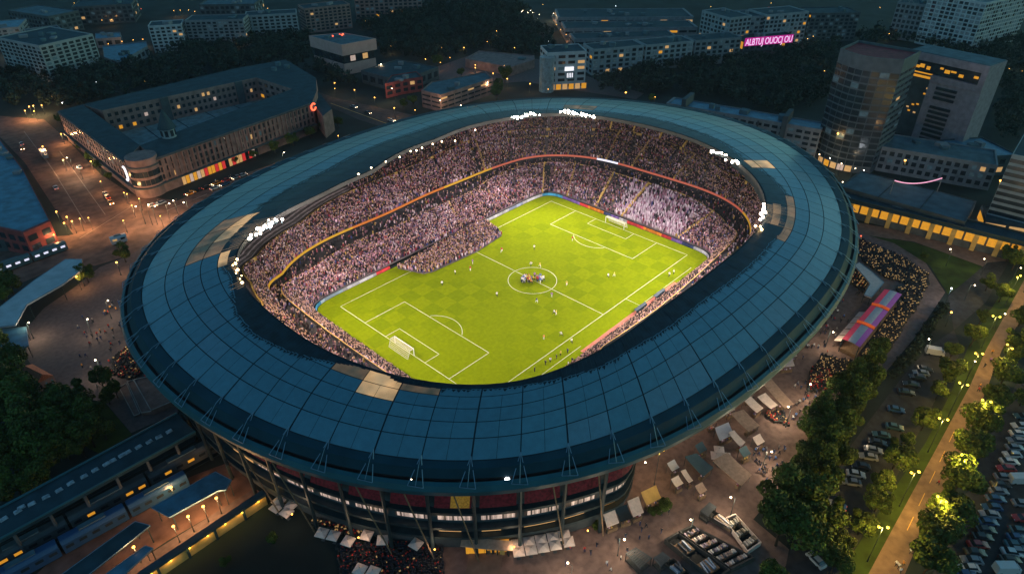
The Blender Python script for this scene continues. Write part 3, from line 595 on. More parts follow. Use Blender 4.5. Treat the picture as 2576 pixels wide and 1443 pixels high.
EMPT = [tuple(G(x, y, 5)[:2]) for x, y in ((1430, 480), (1570, 455), (1640, 480), (1530, 520))]
_p = at(rL, 12.0); _c = np.concatenate([[0], np.cumsum(np.hypot(*(np.roll(_p, -1, 0) - _p)[:, :2].T))]); GW = ((_c % 17.0) < 1.35).astype(float)
def seat_rows(r0, z0, r1, z1, n, w, sp, keep=.96, tmax=None):
    out = []
    for k in range(n):
        f = (k + .55) / n; r = r0 + (r1 - r0) * f; z = z0 + (z1 - z0) * (math.floor(f * n) + 1) / n
        p = at(r, 0.0); s = np.concatenate([[0], np.cumsum(np.hypot(*(np.roll(p, -1, 0) - p)[:, :2].T))]); m = int(s[-1] / sp)
        t = np.interp((np.arange(m) + RNG.uniform(-.25, .25, m)) * sp % s[-1], s, np.arange(NA + 1)); rr = np.interp(t, np.arange(NA + 1), np.append(r, r[0])) + RNG.uniform(-.12, .12, m)
        q = np.stack([CX + rr * np.cos(np.radians(t)), CY + rr * np.sin(np.radians(t)), np.full(m, z)], 1)
        ok = RNG.random(m) < keep; gw = np.interp(t, np.arange(NA + 1), GW); ok &= ~((gw > .5) & (RNG.random(m) < .8))
        if tmax: ok &= ~((t > tmax[0]) & (t < tmax[1]))
        cl = np.sin(q[:, 0] * .35 + k) + np.sin(q[:, 1] * .41 - k * .7) + RNG.normal(0, .8, m)
        out.append(np.concatenate([q[ok], cl[ok, None]], 1))
    return np.concatenate(out)
q1 = seat_rows(rB + .9, 1.0, rP, 9.0, 16, WN, .54, .97); q2 = seat_rows(rL + .4, 11.4, rU, 18.0, 16, WN, .54, .95, (200, 262)); q3 = seat_rows(rU + .5, 18.2, rT, 27.0, 18, WD, .58, .9, (110, 305))
q4 = seat_rows(rP + .6, 8.7, np.maximum(rL - .3, rP + 2), 9.6, 6, WD, .85, .38, (205, 262))
allq = np.concatenate([q1, q2, q3, q4]); lev = np.repeat([0, 1, 2, 2], [len(q1), len(q2), len(q3), len(q4)]); n = len(allq)
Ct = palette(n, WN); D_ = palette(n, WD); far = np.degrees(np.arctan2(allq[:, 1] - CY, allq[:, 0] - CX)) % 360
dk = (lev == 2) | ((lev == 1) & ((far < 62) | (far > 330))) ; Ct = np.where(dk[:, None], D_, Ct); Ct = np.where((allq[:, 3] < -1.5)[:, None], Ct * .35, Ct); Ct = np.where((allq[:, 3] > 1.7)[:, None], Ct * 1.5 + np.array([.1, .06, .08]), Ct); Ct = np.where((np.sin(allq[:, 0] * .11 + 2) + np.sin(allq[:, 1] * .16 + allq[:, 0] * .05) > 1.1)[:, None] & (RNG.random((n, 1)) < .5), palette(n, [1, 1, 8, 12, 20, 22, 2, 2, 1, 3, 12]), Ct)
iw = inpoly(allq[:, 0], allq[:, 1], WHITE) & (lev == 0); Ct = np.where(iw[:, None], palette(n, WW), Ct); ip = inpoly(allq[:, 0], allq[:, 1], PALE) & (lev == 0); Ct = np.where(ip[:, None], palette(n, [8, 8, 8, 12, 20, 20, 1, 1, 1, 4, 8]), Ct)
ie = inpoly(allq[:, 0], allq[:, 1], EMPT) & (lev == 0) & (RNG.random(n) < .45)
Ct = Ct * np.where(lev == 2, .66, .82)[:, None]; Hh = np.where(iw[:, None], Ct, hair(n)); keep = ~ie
# the standing block that spills on to the grass beside the far touchline
bw = [tuple(G(x, y, .6)[:2]) for x, y in ((1000, 672), (1066, 686), (1090, 680), (1200, 630), (1262, 590), (1244, 572), (1216, 552), (1130, 600))]
bx0, by0 = np.min(bw, 0); bx1, by1 = np.max(bw, 0); m = 2600; X = np.stack([RNG.uniform(bx0, bx1, m), RNG.uniform(by0, by1, m)], 1); X = X[inpoly(X[:, 0], X[:, 1], bw)]
mb = MB(); mb.prism(bw, .03, .5); mb.build('standing_terrace', 'stand', stad, SO)
e = np.concatenate([X, np.full((len(X), 1), .5)], 1); Ce = palette(len(e), [8, 6, 10, 10, 12, 14, 6, 12, 18, 6, 6])
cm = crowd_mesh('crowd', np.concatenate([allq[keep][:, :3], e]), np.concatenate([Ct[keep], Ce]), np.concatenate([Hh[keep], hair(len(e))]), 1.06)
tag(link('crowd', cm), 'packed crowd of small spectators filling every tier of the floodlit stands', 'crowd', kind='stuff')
# ---------------- goals
def goal(x, s, lab):
    t = thing('goal', lab, 'goal', (x, YO, 0.03), 0 if s > 0 else math.pi, 'goals on the pitch')
    h, w, d = 2.6, 4.4, 2.4
    f = MB()
    f.tube((0, -w, 0), (0, -w, h), .12, 6); f.tube((0, w, 0), (0, w, h), .12, 6); f.tube((0, -w, h), (0, w, h), .12, 6); f.build('frame', 'white_paint', t)
    st = MB()
    for y in (-w, w): st.tube((0, y, h), (d * .6, y, h), .06, 5); st.tube((d * .6, y, h), (d, y, 0), .06, 5)
    st.tube((d * .6, -w, h), (d * .6, w, h), .05, 5); st.tube((d, -w, 0), (d, w, 0), .05, 5); st.build('stay', 'white_paint', t)
    nt = MB()
    for k in range(19):
        y = -w + 2 * w * k / 18; nt.tube((0, y, h - .05), (d * .6, y, h - .05), .035, 3, cap=False); nt.tube((d * .6, y, h - .05), (d, y, .05), .035, 3, cap=False)
    for k in range(6):
        f_ = k / 5; nt.tube((d * .6 + d * .4 * f_, -w, (h - .05) * (1 - f_)), (d * .6 + d * .4 * f_, w, (h - .05) * (1 - f_)), .035, 3, cap=False); nt.tube((d * .6 * f_, -w, h - .05), (d * .6 * f_, w, h - .05), .035, 3, cap=False)
    nt.build('net', 'net', t)
goal(-53, -1, 'white goal with netting at the near left end of the pitch'); goal(53, 1, 'white goal with netting at the far right end of the pitch, before the boards')
lm('the centre circle', 1.5, -1.2); lm('the near left goal', -53, 0); lm('the far right goal', 53, 0)
# ================================================================ buildings
def F(pix, h): return [tuple(G(x, y, h)[:2]) for x, y in pix]
def foot(p0, p1, h, depth):
    a, b = np.array(G(*p0, h)[:2]), np.array(G(*p1, h)[:2]); d = (b - a) / np.linalg.norm(b - a); q = np.array([-d[1], d[0]])
    if np.dot(q, a - CAM[:2]) < 0: q = -q
    return [tuple(a), tuple(b), tuple(b + q * depth), tuple(a + q * depth)]
def pick(**kw):
    ks = list(kw); ws = [kw[k] for k in ks]
    return lambda: random.choices(ks, ws)[0]
DIM = pick(win_dark=80, win_cold=14, win_warm=2.5, win_amber=.7)
DARK = pick(win_dark=94, win_cold=5, win_warm=1)
LIVELY = pick(win_dark=76, win_cold=18, win_warm=3, win_amber=2.5)
class Wins:
    def __init__(s): s.w = []
    def wall(s, a, b, z0, z1, rows, cols, fn, fw=.62, fh=.62, off=.07, skip=0.0):
        a = np.array(a[:2]); b = np.array(b[:2]); L = np.linalg.norm(b - a); d = (b - a) / L; q = np.array([d[1], -d[0]])
        if np.dot(q, CAM[:2] - (a + b) / 2) < 0: q = -q
        for r in range(rows):
            for c in range(cols):
                if skip and random.random() < skip: continue
                x0 = L * (c + .5 - fw / 2) / cols; x1 = L * (c + .5 + fw / 2) / cols; h = (z1 - z0) / rows; y0 = z0 + h * (r + .5 - fh / 2); y1 = y0 + h * fh
                P, Q = a + d * x0 + q * off, a + d * x1 + q * off; s.w.append((dist((*(P + Q) / 2, (y0 + y1) / 2)), P, Q, q * (off + .05), y0, y1, fn()))
        return s
    def build(s, t, name='window', cap=100):
        s.w.sort(key=lambda w: w[0]); o = tuple(t.location); rest = {}
        for i, (d, P, Q, n, y0, y1, m) in enumerate(s.w):
            mb = MB() if i < cap else rest.setdefault(m, MB())
            P2, Q2 = P - n, Q - n
            V = [(*P, y0), (*Q, y0), (*Q, y1), (*P, y1), (*P2, y0), (*Q2, y0), (*Q2, y1), (*P2, y1)]
            mb.add(V, [(0, 1, 2, 3), (1, 5, 6, 2), (5, 4, 7, 6), (4, 0, 3, 7), (3, 2, 6, 7), (4, 5, 1, 0)])
            if i < cap: mb.build(name, m, t, o)
        if rest:
            al = MB(); ms = list(rest)
            for k, m in enumerate(ms): al.add(rest[m].v, rest[m].f, k)
            tag(al.build(name, ms, t, o), kind='stuff')
def slab(t, fp, h, wall='wall_pale', roof='roof_dark', z0=0.0, par=.7, name='wall', units=2, rname='roof'):
    o = tuple(t.location); mb = MB(); mb.prism(fp, z0, h); mb.build(name, wall, t, o)
    c = np.mean(np.array(fp), 0); ins = [tuple(c + (np.array(p) - c) * .97) for p in fp]; rf = MB(); rf.prism(ins, h + .003, h + .15, bottom=False)
    r = rf.build(rname, roof, t, o)
    if par:
        pm = MB(); n = len(fp)
        for i in range(n):
            a, b, c2, d2 = fp[i], fp[(i + 1) % n], ins[(i + 1) % n], ins[i]
            pm.add([(*a, h - .002), (*b, h - .002), (*c2, h - .002), (*d2, h - .002), (*a, h + par), (*b, h + par), (*c2, h + par), (*d2, h + par)], [(4, 5, 6, 7), (0, 1, 5, 4), (2, 3, 7, 6), (7, 6, 5, 4)][:3])
        pm.build('parapet', wall, t, o)
    for k in range(units):
        u = random.uniform(.2, .8); v = random.uniform(.25, .75); A, B, C_, D_ = [np.array(p) for p in (fp + fp)[:4]]; p = (A * (1 - u) + B * u) * (1 - v) + (D_ * (1 - u) + C_ * u) * v
        ub = MB(); ub.box((*p, h + .152), (random.uniform(2, 5), random.uniform(2, 4), random.uniform(1, 2.4)), random.uniform(0, 3)); ub.build('roof_unit', random.choice(['roof_grey', 'wall_grey']), r, o)
def seen(fp):
    out = []; c = np.mean(np.array(fp), 0)
    for i in range(len(fp)):
        a, b = np.array(fp[i]), np.array(fp[(i + 1) % len(fp)]); d = b - a; q = np.array([d[1], -d[0]]); m = (a + b) / 2
        if np.dot(q, m - c) < 0: q = -q
        if np.dot(q, CAM[:2] - m) > 0 and np.linalg.norm(d) > 3: out.append((a, b))
    return out
def bldg(label, fp, h, wall='wall_pale', roof='roof_dark', rows=5, cw=4.0, fn=DIM, name='building', cat='building', group=None, fw=.62, fh=.6, units=2, z0=1.0, par=.7, landmark=None):
    c = np.mean(np.array(fp), 0); t = thing(name, label, cat, (c[0], c[1], 0), 0, group); slab(t, fp, h, wall, roof, 0, par, units=units); W_ = Wins()
    for a, b in seen(fp): W_.wall(a, b, z0, h - .4, rows, max(1, int(np.linalg.norm(b - a) / cw)), fn, fw, fh)
    if rows: W_.build(t)
    if landmark: lm(landmark, *c)
    return t
mat('win_glow', (.4, .36, .33), .4, .4, 2.5, emit=(1, .68, .55), es=.4, detail=8)
mat('sign_white', (.6, .6, .6), .5, .1, 1, emit=(.95, .92, 1), es=1.1)
# --- far left: apartment slabs along the boulevard
bldg('broad grey apartment block with a pale window grid, largest at the upper left', foot((99, 118), (234, 88), 22, 46), 22, 'wall_pale', 'roof_dark', 9, 4.2, DARK, 'apartment_block', 'apartments', fw=.66, fh=.66, units=5, landmark='the broad upper-left apartment block')
bldg('narrow lower wing on the left side of the broad grey apartment block', foot((60, 76), (100, 112), 20, 20), 20, 'wall_grey', 'roof_dark', 7, 4, DARK, 'apartment_block', 'apartments')
bldg('pale gridded slab standing alone right of the orange-lit street', foot((372, 68), (456, 63), 18, 16), 18, 'wall_white', 'roof_dark', 7, 3.4, DARK, 'apartment_block', 'apartments', landmark='the lone pale gridded slab')
bldg('long dark green-grey apartment slab right of the pale gridded slab', foot((464, 54), (611, 51), 19, 18), 19, 'wall_grey', 'roof_dark', 8, 3.6, DIM, 'apartment_block', 'apartments')
bldg('blue-grey apartment slab third along the row above the wood', foot((616, 42), (746, 35), 18, 16), 18, 'wall_pale', 'roof_dark', 7, 3.8, DARK, 'apartment_block', 'apartments')
bldg('brown-grey apartment slab nearest the top edge above the pink cube building', foot((765, 24), (880, 12), 18, 18), 18, 'wall_brown', 'roof_dark', 7, 3.6, DARK, 'apartment_block', 'apartments')
bldg('dim brown block cut by the top edge right of the apartment row', foot((890, -8), (1060, -14), 18, 18), 18, 'wall_brown', 'roof_dark', 6, 4, DIM, 'apartment_block', 'apartments')
bldg('small dim flat-roofed block at the top left corner', foot((18, 28), (122, 44), 14, 25), 14, 'wall_dark', 'roof_grey', 4, 4, DIM, 'apartment_block', 'apartments')
bldg('low blue-lit building cut by the left edge beside the bright road bend', foot((-60, 78), (48, 70), 14, 30), 14, 'wall_grey', 'roof_blue', 5, 3.6, LIVELY, 'office_block', 'building')
bldg('low blue-roofed shed behind the orange-lit street', F([(240, 100), (304, 96), (303, 83), (240, 86)], 6), 6, 'wall_grey', 'roof_blue', 1, 5, LIVELY, 'shed', 'shed')
bldg('wide low blue-roofed shed in front of the orange-lit street', F([(262, 146), (300, 160), (372, 118), (368, 106), (258, 118)], 6), 6, 'wall_grey', 'roof_blue', 1, 6, DIM, 'shed', 'shed')
bldg('dark low block behind the long green-grey slab', foot((500, 14), (640, 12), 12, 30), 12, 'wall_dark', 'roof_grey', 3, 4, LIVELY, 'office_block', 'building')
bldg('dark flat roofed block at the top edge behind the broad grey block', foot((180, 20), (330, 12), 14, 30), 14, 'wall_dark', 'roof_dark', 4, 4, DIM, 'office_block', 'building')
# --- courtyard block beside the main road
H = 15.6; oc = np.mean(np.array(F([(145, 279), (835, 276), (593, 171)], H)), 0)
ct = thing('courtyard_building', 'large old stone block round a courtyard, with cone-roofed turret and red-lit shops', 'building', (oc[0], oc[1], 0)); O_ = tuple(ct.location)
wings = {'left_wing': [(145, 279), (208, 263), (352, 366), (312, 404)], 'front_wing': [(391, 398), (352, 366), (735, 224), (797, 228), (785, 258)], 'back_wing': [(208, 263), (593, 172), (718, 150), (645, 195), (257, 278)], 'right_wing': [(718, 150), (795, 196), (797, 228), (735, 224), (645, 195)]}
for nm, px in wings.items():
    mb = MB(); mb.prism(F(px, H), 0, H, 0, 1); mb.build('wing', ['wall_brown', 'roof_dark'], ct, O_)
fpx = F([(391, 398), (785, 258)], H); lpx = F([(145, 279), (312, 404)], H); W_ = Wins()
W_.wall(fpx[0], fpx[1], 5.2, 14.6, 3, 32, DARK, .4, .66); W_.wall(lpx[0], lpx[1], 5.2, 14.6, 3, 22, DARK, .4, .62)
_a, _b = [np.array(v) for v in F([(257, 278), (645, 195)], H)]; sg_ = lambda f, g: [tuple(_a + (_b - _a) * f), tuple(_a + (_b - _a) * g)]
bk = sg_(.01, .34), sg_(.39, .84), sg_(.9, .99), F([(645, 195), (735, 224)], H)
for (a, b), n in zip(bk, (8, 13, 3, 6)): W_.wall(a, b, 4, 14.4, 3, n, pick(win_dark=84, win_warm=8, win_amber=5, win_glow=3), .5, .5, .1)
for f in (.34, .84): mb = MB(); mb.prism([tuple(_a + (_b - _a) * f), tuple(_a + (_b - _a) * (f + .05)), tuple(_a + (_b - _a) * (f + .05) - (_a - _b)[::-1] / np.linalg.norm(_b - _a) * np.array([1, -1]) * .6), tuple(_a + (_b - _a) * f - (_a - _b)[::-1] / np.linalg.norm(_b - _a) * np.array([1, -1]) * .6)], 0, H - .1); mb.build('stair_shaft', 'wall_dark', ct, O_)
W_.build(ct)
cc = np.mean(np.array(F([(318, 400), (391, 396)], H)), 0); rr = np.linalg.norm(np.array(F([(312, 402)], H)[0]) - np.array(F([(391, 397)], H)[0])) / 2
ctr = MB(); ctr.tube((*cc, 0), (*cc, H + 1.2), rr, 28); kt = ctr.build('corner_tower', 'wall_brown', ct, O_)
mb = MB(); mb.tube((*cc, H - 2.4), (*cc, H - 1.9), rr + .4, 28); mb.build('cornice', 'wall_dark', kt, O_)
mb = MB(); mb.tube((*cc, 4.2), (*cc, 4.7), rr + .9, 28); mb.build('cornice', 'wall_dark', kt, O_)
for k in range(12):
    a = R(150 + k * 17); mb = MB()
    for z in (5.6, 9.2): mb.box((cc[0] + (rr - .1) * math.cos(a), cc[1] + (rr - .1) * math.sin(a), z), (.5, 1.7, 2.4), a)
    mb.build('window', 'win_dark', kt, O_)
for (a, b), lo in (((fpx[0], fpx[1]), 0), ((lpx[0], lpx[1]), 0)):
    a, b = np.array(a), np.array(b); d = (b - a) / np.linalg.norm(b - a); q = np.array([d[1], -d[0]]); q = q if np.dot(q, CAM[:2] - a) > 0 else -q; mb = MB()
    for z, p_ in ((4.3, 1.4), (H - .7, .6)): mb.prism([tuple(a + q * .02), tuple(b + q * .02), tuple(b + q * p_), tuple(a + q * p_)], z, z + .5)
    mb.build('cornice', 'wall_dark', ct, O_)
a, b = np.array(fpx[0]), np.array(fpx[1]); d = (b - a) / np.linalg.norm(b - a); q = np.array([d[1], -d[0]]); q = q if np.dot(q, CAM[:2] - a) > 0 else -q; L = np.linalg.norm(b - a)
for k in range(22):
    f0 = .1 + k * .0215; P, Q = a + d * L * f0, a + d * L * (f0 + .017); mb = MB(); mb.prism([tuple(P + q * .03), tuple(Q + q * .03), tuple(Q + q * .3), tuple(P + q * .3)], .2, 3.8); mb.build('shop_window', random.choice(['win_red', 'win_red', 'win_warm', 'win_amber', 'win_glow', 'win_dark']), ct, O_)
for k in range(34):
    f0 = .02 + k * .0285; P, Q = a + d * L * f0, a + d * L * (f0 + .006); mb = MB(); mb.prism([tuple(P + q * .03), tuple(Q + q * .03), tuple(Q + q * .55), tuple(P + q * .55)], 4.85, H - .75); mb.build('pilaster', 'wall_brown', ct, O_)
mb = MB(); cf = F([(352, 364), (735, 224), (645, 195), (257, 278)], H); cf = [tuple(np.mean(cf, 0) + (np.array(p) - np.mean(cf, 0)) * .995) for p in cf]; mb.prism(cf, .05, 3.2); cr = mb.build('courtyard_roof', 'court_floor', ct, O_)
for f in (.2, .4, .6, .8):
    mb = MB(); A, B = np.array(cf[0]) * (1 - f) + np.array(cf[1]) * f, np.array(cf[3]) * (1 - f) + np.array(cf[2]) * f; mb.tube((*A, 3.3), (*B, 3.3), .2, 4); mb.build('roof_rib', 'roof_dark', cr, O_)
tp = np.array(F([(426, 344)], H)[0]); mb = MB(); mb.tube((*tp, H), (*tp, H + 4.2), 3.1, 14); tu = mb.build('turret', 'wall_pale', ct, O_)
mb = MB(); mb.tube((*tp, H + 4.2), (*tp, H + 12.5), 4.0, 14, r2=.15); mb.build('turret_roof', 'roof_dark', tu, O_)
for k in range(8):
    an = R(k * 45 + 10); mb = MB(); mb.box((tp[0] + 2.95 * math.cos(an), tp[1] + 2.95 * math.sin(an), H + .9), (.4, 1.4, 2.6), an); mb.build('turret_window', 'win_dark', tu, O_)
mb = MB(); p0 = np.array(lpx[1]); d2 = (np.array(lpx[0]) - p0); d2 /= np.linalg.norm(d2); sp = np.array(G(313, 425, 11)); u3 = np.array([*d2, 0])
q2 = np.array([d2[1], -d2[0]]); q2 = q2 if np.dot(q2, CAM[:2] - p0) > 0 else -q2; base = np.array([*(p0 + d2 * 1.2 + q2 * .8), 9.6])
for k in range(16):
    a0, a1 = R(60 + k * 15), R(75 + k * 15); mb.tube(base + u3 * 1.6 * math.cos(a0) + np.array([0, 0, 3.1 * math.sin(a0)]), base + u3 * 1.6 * math.cos(a1) + np.array([0, 0, 3.1 * math.sin(a1)]), .42, 6)
mb.build('illuminated_sign', 'sign_white', ct, O_)['label'] = 'tall white crescent sign lit at the corner'
mb = MB(); lp_ = np.array([*(b + q * .5), H - 2.2])
for k in range(14):
    a0, a1 = R(40 + k * 22), R(62 + k * 22); mb.tube(lp_ + np.array([*d, 0]) * 1.5 * math.cos(a0) + np.array([0, 0, 1.7 * math.sin(a0)]), lp_ + np.array([*d, 0]) * 1.5 * math.cos(a1) + np.array([0, 0, 1.7 * math.sin(a1)]), .4, 6)
mb.build('illuminated_sign', 'lamp_red', ct, O_)['label'] = 'round red sign lit at the right end of the front'
rb = MB(); rp0 = np.array(F([(835, 274), (797, 226), (785, 258), (812, 292)], H - 4)); rb.prism([tuple(p) for p in rp0], 0, H - 4, 0, 1); rb.build('end_block', ['wall_brown', 'roof_dark'], ct, O_)
for x, y in ((700, 165), (722, 172), (690, 178)):
    mb = MB(); p = np.array(G(x, y, H)); mb.tube(p, p + np.array([0, 0, 2]), 1.6, 10); mb.build('roof_vent', 'roof_grey', ct, O_)
lm('the cone-roofed turret', *tp); lm('the rounded courtyard-block corner', *cc); lm('the red-lit shops', *(a + d * L * .35))
lm('the courtyard block right end', *b); lm('the courtyard block far-left corner', *lpx[0])
# --- pink cantilevered cube, halls and terraces above the stadium
fp = F([(777, 92), (859, 115), (946, 99), (863, 84)], 19); c = np.mean(np.array(fp), 0); t = thing('cube_building', 'pink cantilevered cube building with a flat roof on a dark glazed base', 'building', (c[0], c[1], 0)); slab(t, fp, 19, 'wall_pink', 'roof_grey', 12.5, .5, 'cube', 2)
ins = [tuple(c + (np.array(p) - c) * .9) for p in fp]; mb = MB(); mb.prism(ins, 7.0, 12.49); mb.build('glazed_storey', 'win_dark', t, (c[0], c[1], 0)); mb = MB(); mb.prism([tuple(c + (np.array(p) - c) * .93) for p in fp], 0, 6.99); mb.build('base', 'wall_pink', t, (c[0], c[1], 0))
W_ = Wins(); se = seen(ins)
for a_, b_ in se: W_.wall(a_, b_, 7.6, 11.8, 1, 5, pick(win_dark=6, win_glow=.6, win_warm=.4), .8, .8, .2)
W_.build(t)
for k in range(5): mb = MB(); p = G(850 + random.uniform(-14, 18), 90 + random.uniform(-4, 4), 19.2); mb.ball(p + np.array([0, 0, .4]), .55); mb.build('roof_light', 'lamp_red', t, (c[0], c[1], 0))
lm('the pink cube building', *c)
bldg('low dark flat-roofed hall behind the maroon block', F([(908, 180), (999, 152), (1103, 171), (1006, 206)], 7), 7, 'wall_dark', 'roof_dark', 1, 6, DIM, 'hall', 'hall', units=3)
bldg('low maroon-walled block left of the long brown hall', F([(968, 214), (1010, 204), (1063, 196), (1048, 182), (985, 192)], 8), 8, 'wall_maroon', 'roof_dark', 2, 4, DARK, 'hall', 'hall', landmark='the maroon-walled block')
bldg('long brown hall with a blue-grey roof and a lit strip under its eaves', F([(1060, 230), (1108, 242), (1240, 199), (1222, 183), (1086, 208)], 9), 9, 'wall_brown', 'roof_grey', 3, 5, pick(win_dark=5, win_warm=1.2, win_amber=.5), 'hall', 'hall', fw=.85, fh=.35, landmark='the long brown hall')
bldg('low brown flat-roofed terrace block left of the white apartment end', F([(1170, 150), (1285, 172), (1345, 152), (1344, 142), (1205, 130)], 5), 5, 'wall_brown', 'wall_brown', 0, 5, DARK, 'terrace_block', 'building', units=1)
# --- white apartments and the long row behind the wood
t = bldg('white end block of the apartment row with a lit sign on its front', foot((1377, 136), (1476, 131), 22, 18), 22, 'wall_white', 'roof_dark', 6, 5, pick(win_dark=80, win_cold=12, win_warm=8), 'apartment_block', 'apartments', fw=.7, fh=.5, landmark='the white apartment end block')
P = np.array(foot((1377, 136), (1476, 131), 22, 18)[:2]); d = (P[1] - P[0]) / np.linalg.norm(P[1] - P[0]); q = np.array([d[1], -d[0]]); q = q if np.dot(q, CAM[:2] - P[0]) > 0 else -q
def plate(t, name, a, d, q, s0, s1, z0, z1, m, off=.3, lab=None):
    mb = MB(); A, B = a + d * s0, a + d * s1; mb.prism([tuple(A + q * .1), tuple(B + q * .1), tuple(B + q * off), tuple(A + q * off)], z0, z1); o = mb.build(name, m, t, tuple(t.location))
    if lab: o['label'] = lab
    return o
plate(t, 'sign', P[0], d, q, 11, 16.5, 11.5, 13.8, 'sign_white', .5, 'white lit sign panel'); plate(t, 'sign', P[0], d, q, 11.8, 16.8, 6.5, 11.2, 'win_cold', .5, 'blue lit sign panel')
for k in range(4): plate(t, 'sign_stripe', P[0], d, q, 12.4 + k * 1.05, 12.9 + k * 1.05, 7.5, 10.2, 'sign_white', .6)
for k in range(6): plate(t, 'shop_window', P[0], d, q, 2 + k * 4, 5 + k * 4, .4, 3.6, 'win_amber' if k % 2 else 'win_warm', .2)
mb = MB(); mb.tube((*P[0], 0), (*P[0], 20.5), 4.5, 16); mb.build('glazed_corner', 'win_cold', t, tuple(t.location))
bldg('first long grey length of the apartment row right of the white end block', foot((1492, 127), (1620, 116), 16, 16), 16, 'wall_pale', 'roof_dark', 5, 4, LIVELY, 'apartment_block', 'apartments', fw=.6)
bldg('middle length of the apartment row, lit by a few orange windows', foot((1626, 116), (1745, 105), 16, 16), 16, 'wall_pale', 'roof_dark', 5, 4, LIVELY, 'apartment_block', 'apartments', fw=.6)
bldg('last length of the apartment row, ending at the pink lit sign', foot((1750, 105), (1866, 96), 16, 16), 16, 'wall_grey', 'roof_dark', 5, 4, LIVELY, 'apartment_block', 'apartments', fw=.6)
bldg('tall pale gridded block above the pink sign, leftmost of its group', foot((1766, 28), (1838, 48), 22, 20), 22, 'wall_pale', 'roof_dark', 7, 3.6, LIVELY, 'apartment_block', 'apartments', landmark='the leftmost block above the sign')
bldg('second block from the left in the group above the pink sign', foot((1842, 46), (1925, 42), 21, 22), 21, 'wall_grey', 'roof_dark', 7, 3.6, LIVELY, 'apartment_block', 'apartments')
bldg('third block from the left in the group above the pink sign', foot((1929, 40), (2035, 31), 22, 22), 22, 'wall_pale', 'roof_dark', 7, 3.6, LIVELY, 'apartment_block', 'apartments')
bldg('rightmost dark block of the group above the pink sign', foot((2042, 36), (2165, 34), 20, 22), 20, 'wall_dark', 'roof_dark', 7, 3.6, LIVELY, 'apartment_block', 'apartments')
t = bldg('low building carrying a glowing pink lettered sign along its front', foot((1874, 100), (1996, 90), 9, 12), 9, 'wall_dark', 'roof_dark', 1, 5, LIVELY, 'shop_block', 'shop', z0=.5, landmark='the pink lettered sign')
P = np.array(foot((1874, 100), (1996, 90), 9, 12)[:2]); d = (P[1] - P[0]) / np.linalg.norm(P[1] - P[0]); q = np.array([d[1], -d[0]]); q = q if np.dot(q, CAM[:2] - P[0]) > 0 else -q; L = np.linalg.norm(P[1] - P[0])
mat('sign_pink', (.5, .03, .3), .5, .2, .4, emit=(1, .02, .42), es=.35); mat('sign_letter', (.9, .8, .9), .5, .05, 1, emit=(1, .62, .95), es=.9)
plate(t, 'sign_board', P[0], d, q, 0, L, 4.3, 10.0, 'sign_pink', .4)
fc = bpy.data.curves.new('letters', 'FONT'); fc.body = 'ALBTUJ OUOCJ OU'; fc.size = 6.6; fc.extrude = .1; fc.align_x = 'CENTER'; fo = bpy.data.objects.new('sign_letters', fc); COL.objects.link(fo)
bpy.context.view_layer.update(); me = bpy.data.meshes.new_from_object(fo.evaluated_get(bpy.context.evaluated_depsgraph_get())); bpy.data.objects.remove(fo); me.materials.clear(); me.materials.append(M['sign_letter'])
xs = [v.co.x for v in me.vertices]; sx = L * .96 / (max(xs) - min(xs)); lo = link('sign_letters', me, t); mid = (P[0] + P[1]) / 2 + q * .55
rgt = d if np.dot(d, RGT[:2]) > 0 else -d
lo.matrix_local = Matrix(((rgt[0] * sx, 0, q[0], mid[0] - t.location.x), (rgt[1] * sx, 0, q[1], mid[1] - t.location.y), (0, 1, 0, 4.8), (0, 0, 0, 1)))
# --- flat station sheds at the top centre, beside the bright road
for k, (p0, p1, h, dep, l) in enumerate((((1404, 46), (1745, 44), 6, 34, 'long dark flat shed at the top centre, farthest of the three below the bright lamp'), ((1420, 74), (1755, 70), 6, 24, 'long dark flat shed at the top centre, middle of the three beside the bright road'), ((1445, 100), (1700, 92), 6, 18, 'long dark flat shed at the top centre, nearest the white apartments'))):
    bldg(l, foot(p0, p1, h, dep), h, 'wall_grey', 'roof_dark', 1, 7, pick(win_dark=6, win_warm=1, win_amber=1), 'shed', 'shed', fw=.8, fh=.35, units=6)
mb = MB(); A, B = np.array(foot((1404, 46), (1745, 44), 6, 34)[2:]); mb.tube((*A, 6.4), (*B, 6.4), .3, 4)
sheet('road', [(1385, 40), (1400, 36), (1448, 104), (1425, 108)], .0, 'path')
# --- far right group
bldg('pale blue gridded tower cut by the top right corner', foot((2482, 10), (2600, -16), 34, 40), 34, 'wall_white', 'roof_grey', 12, 3.6, pick(win_dark=4, win_cold=5), 'tower_block', 'tower', fw=.72, fh=.68, landmark='the top-right gridded tower')
bldg('grey-brown ribbed block at the top edge, leftmost of three dim blocks', foot((2258, 6), (2340, 16), 26, 20), 26, 'wall_grey', 'roof_dark', 7, 3, DARK, 'office_block', 'building')
bldg('narrow grey-brown ribbed block at the top edge, middle of three dim blocks', foot((2366, 12), (2392, 14), 26, 14), 26, 'wall_brown', 'roof_dark', 7, 3, DARK, 'office_block', 'building')
bldg('dim brown ribbed block at the top edge, rightmost of three dim blocks', foot((2408, 14), (2450, 10), 26, 16), 26, 'wall_brown', 'roof_dark', 7, 3, DARK, 'office_block', 'building')
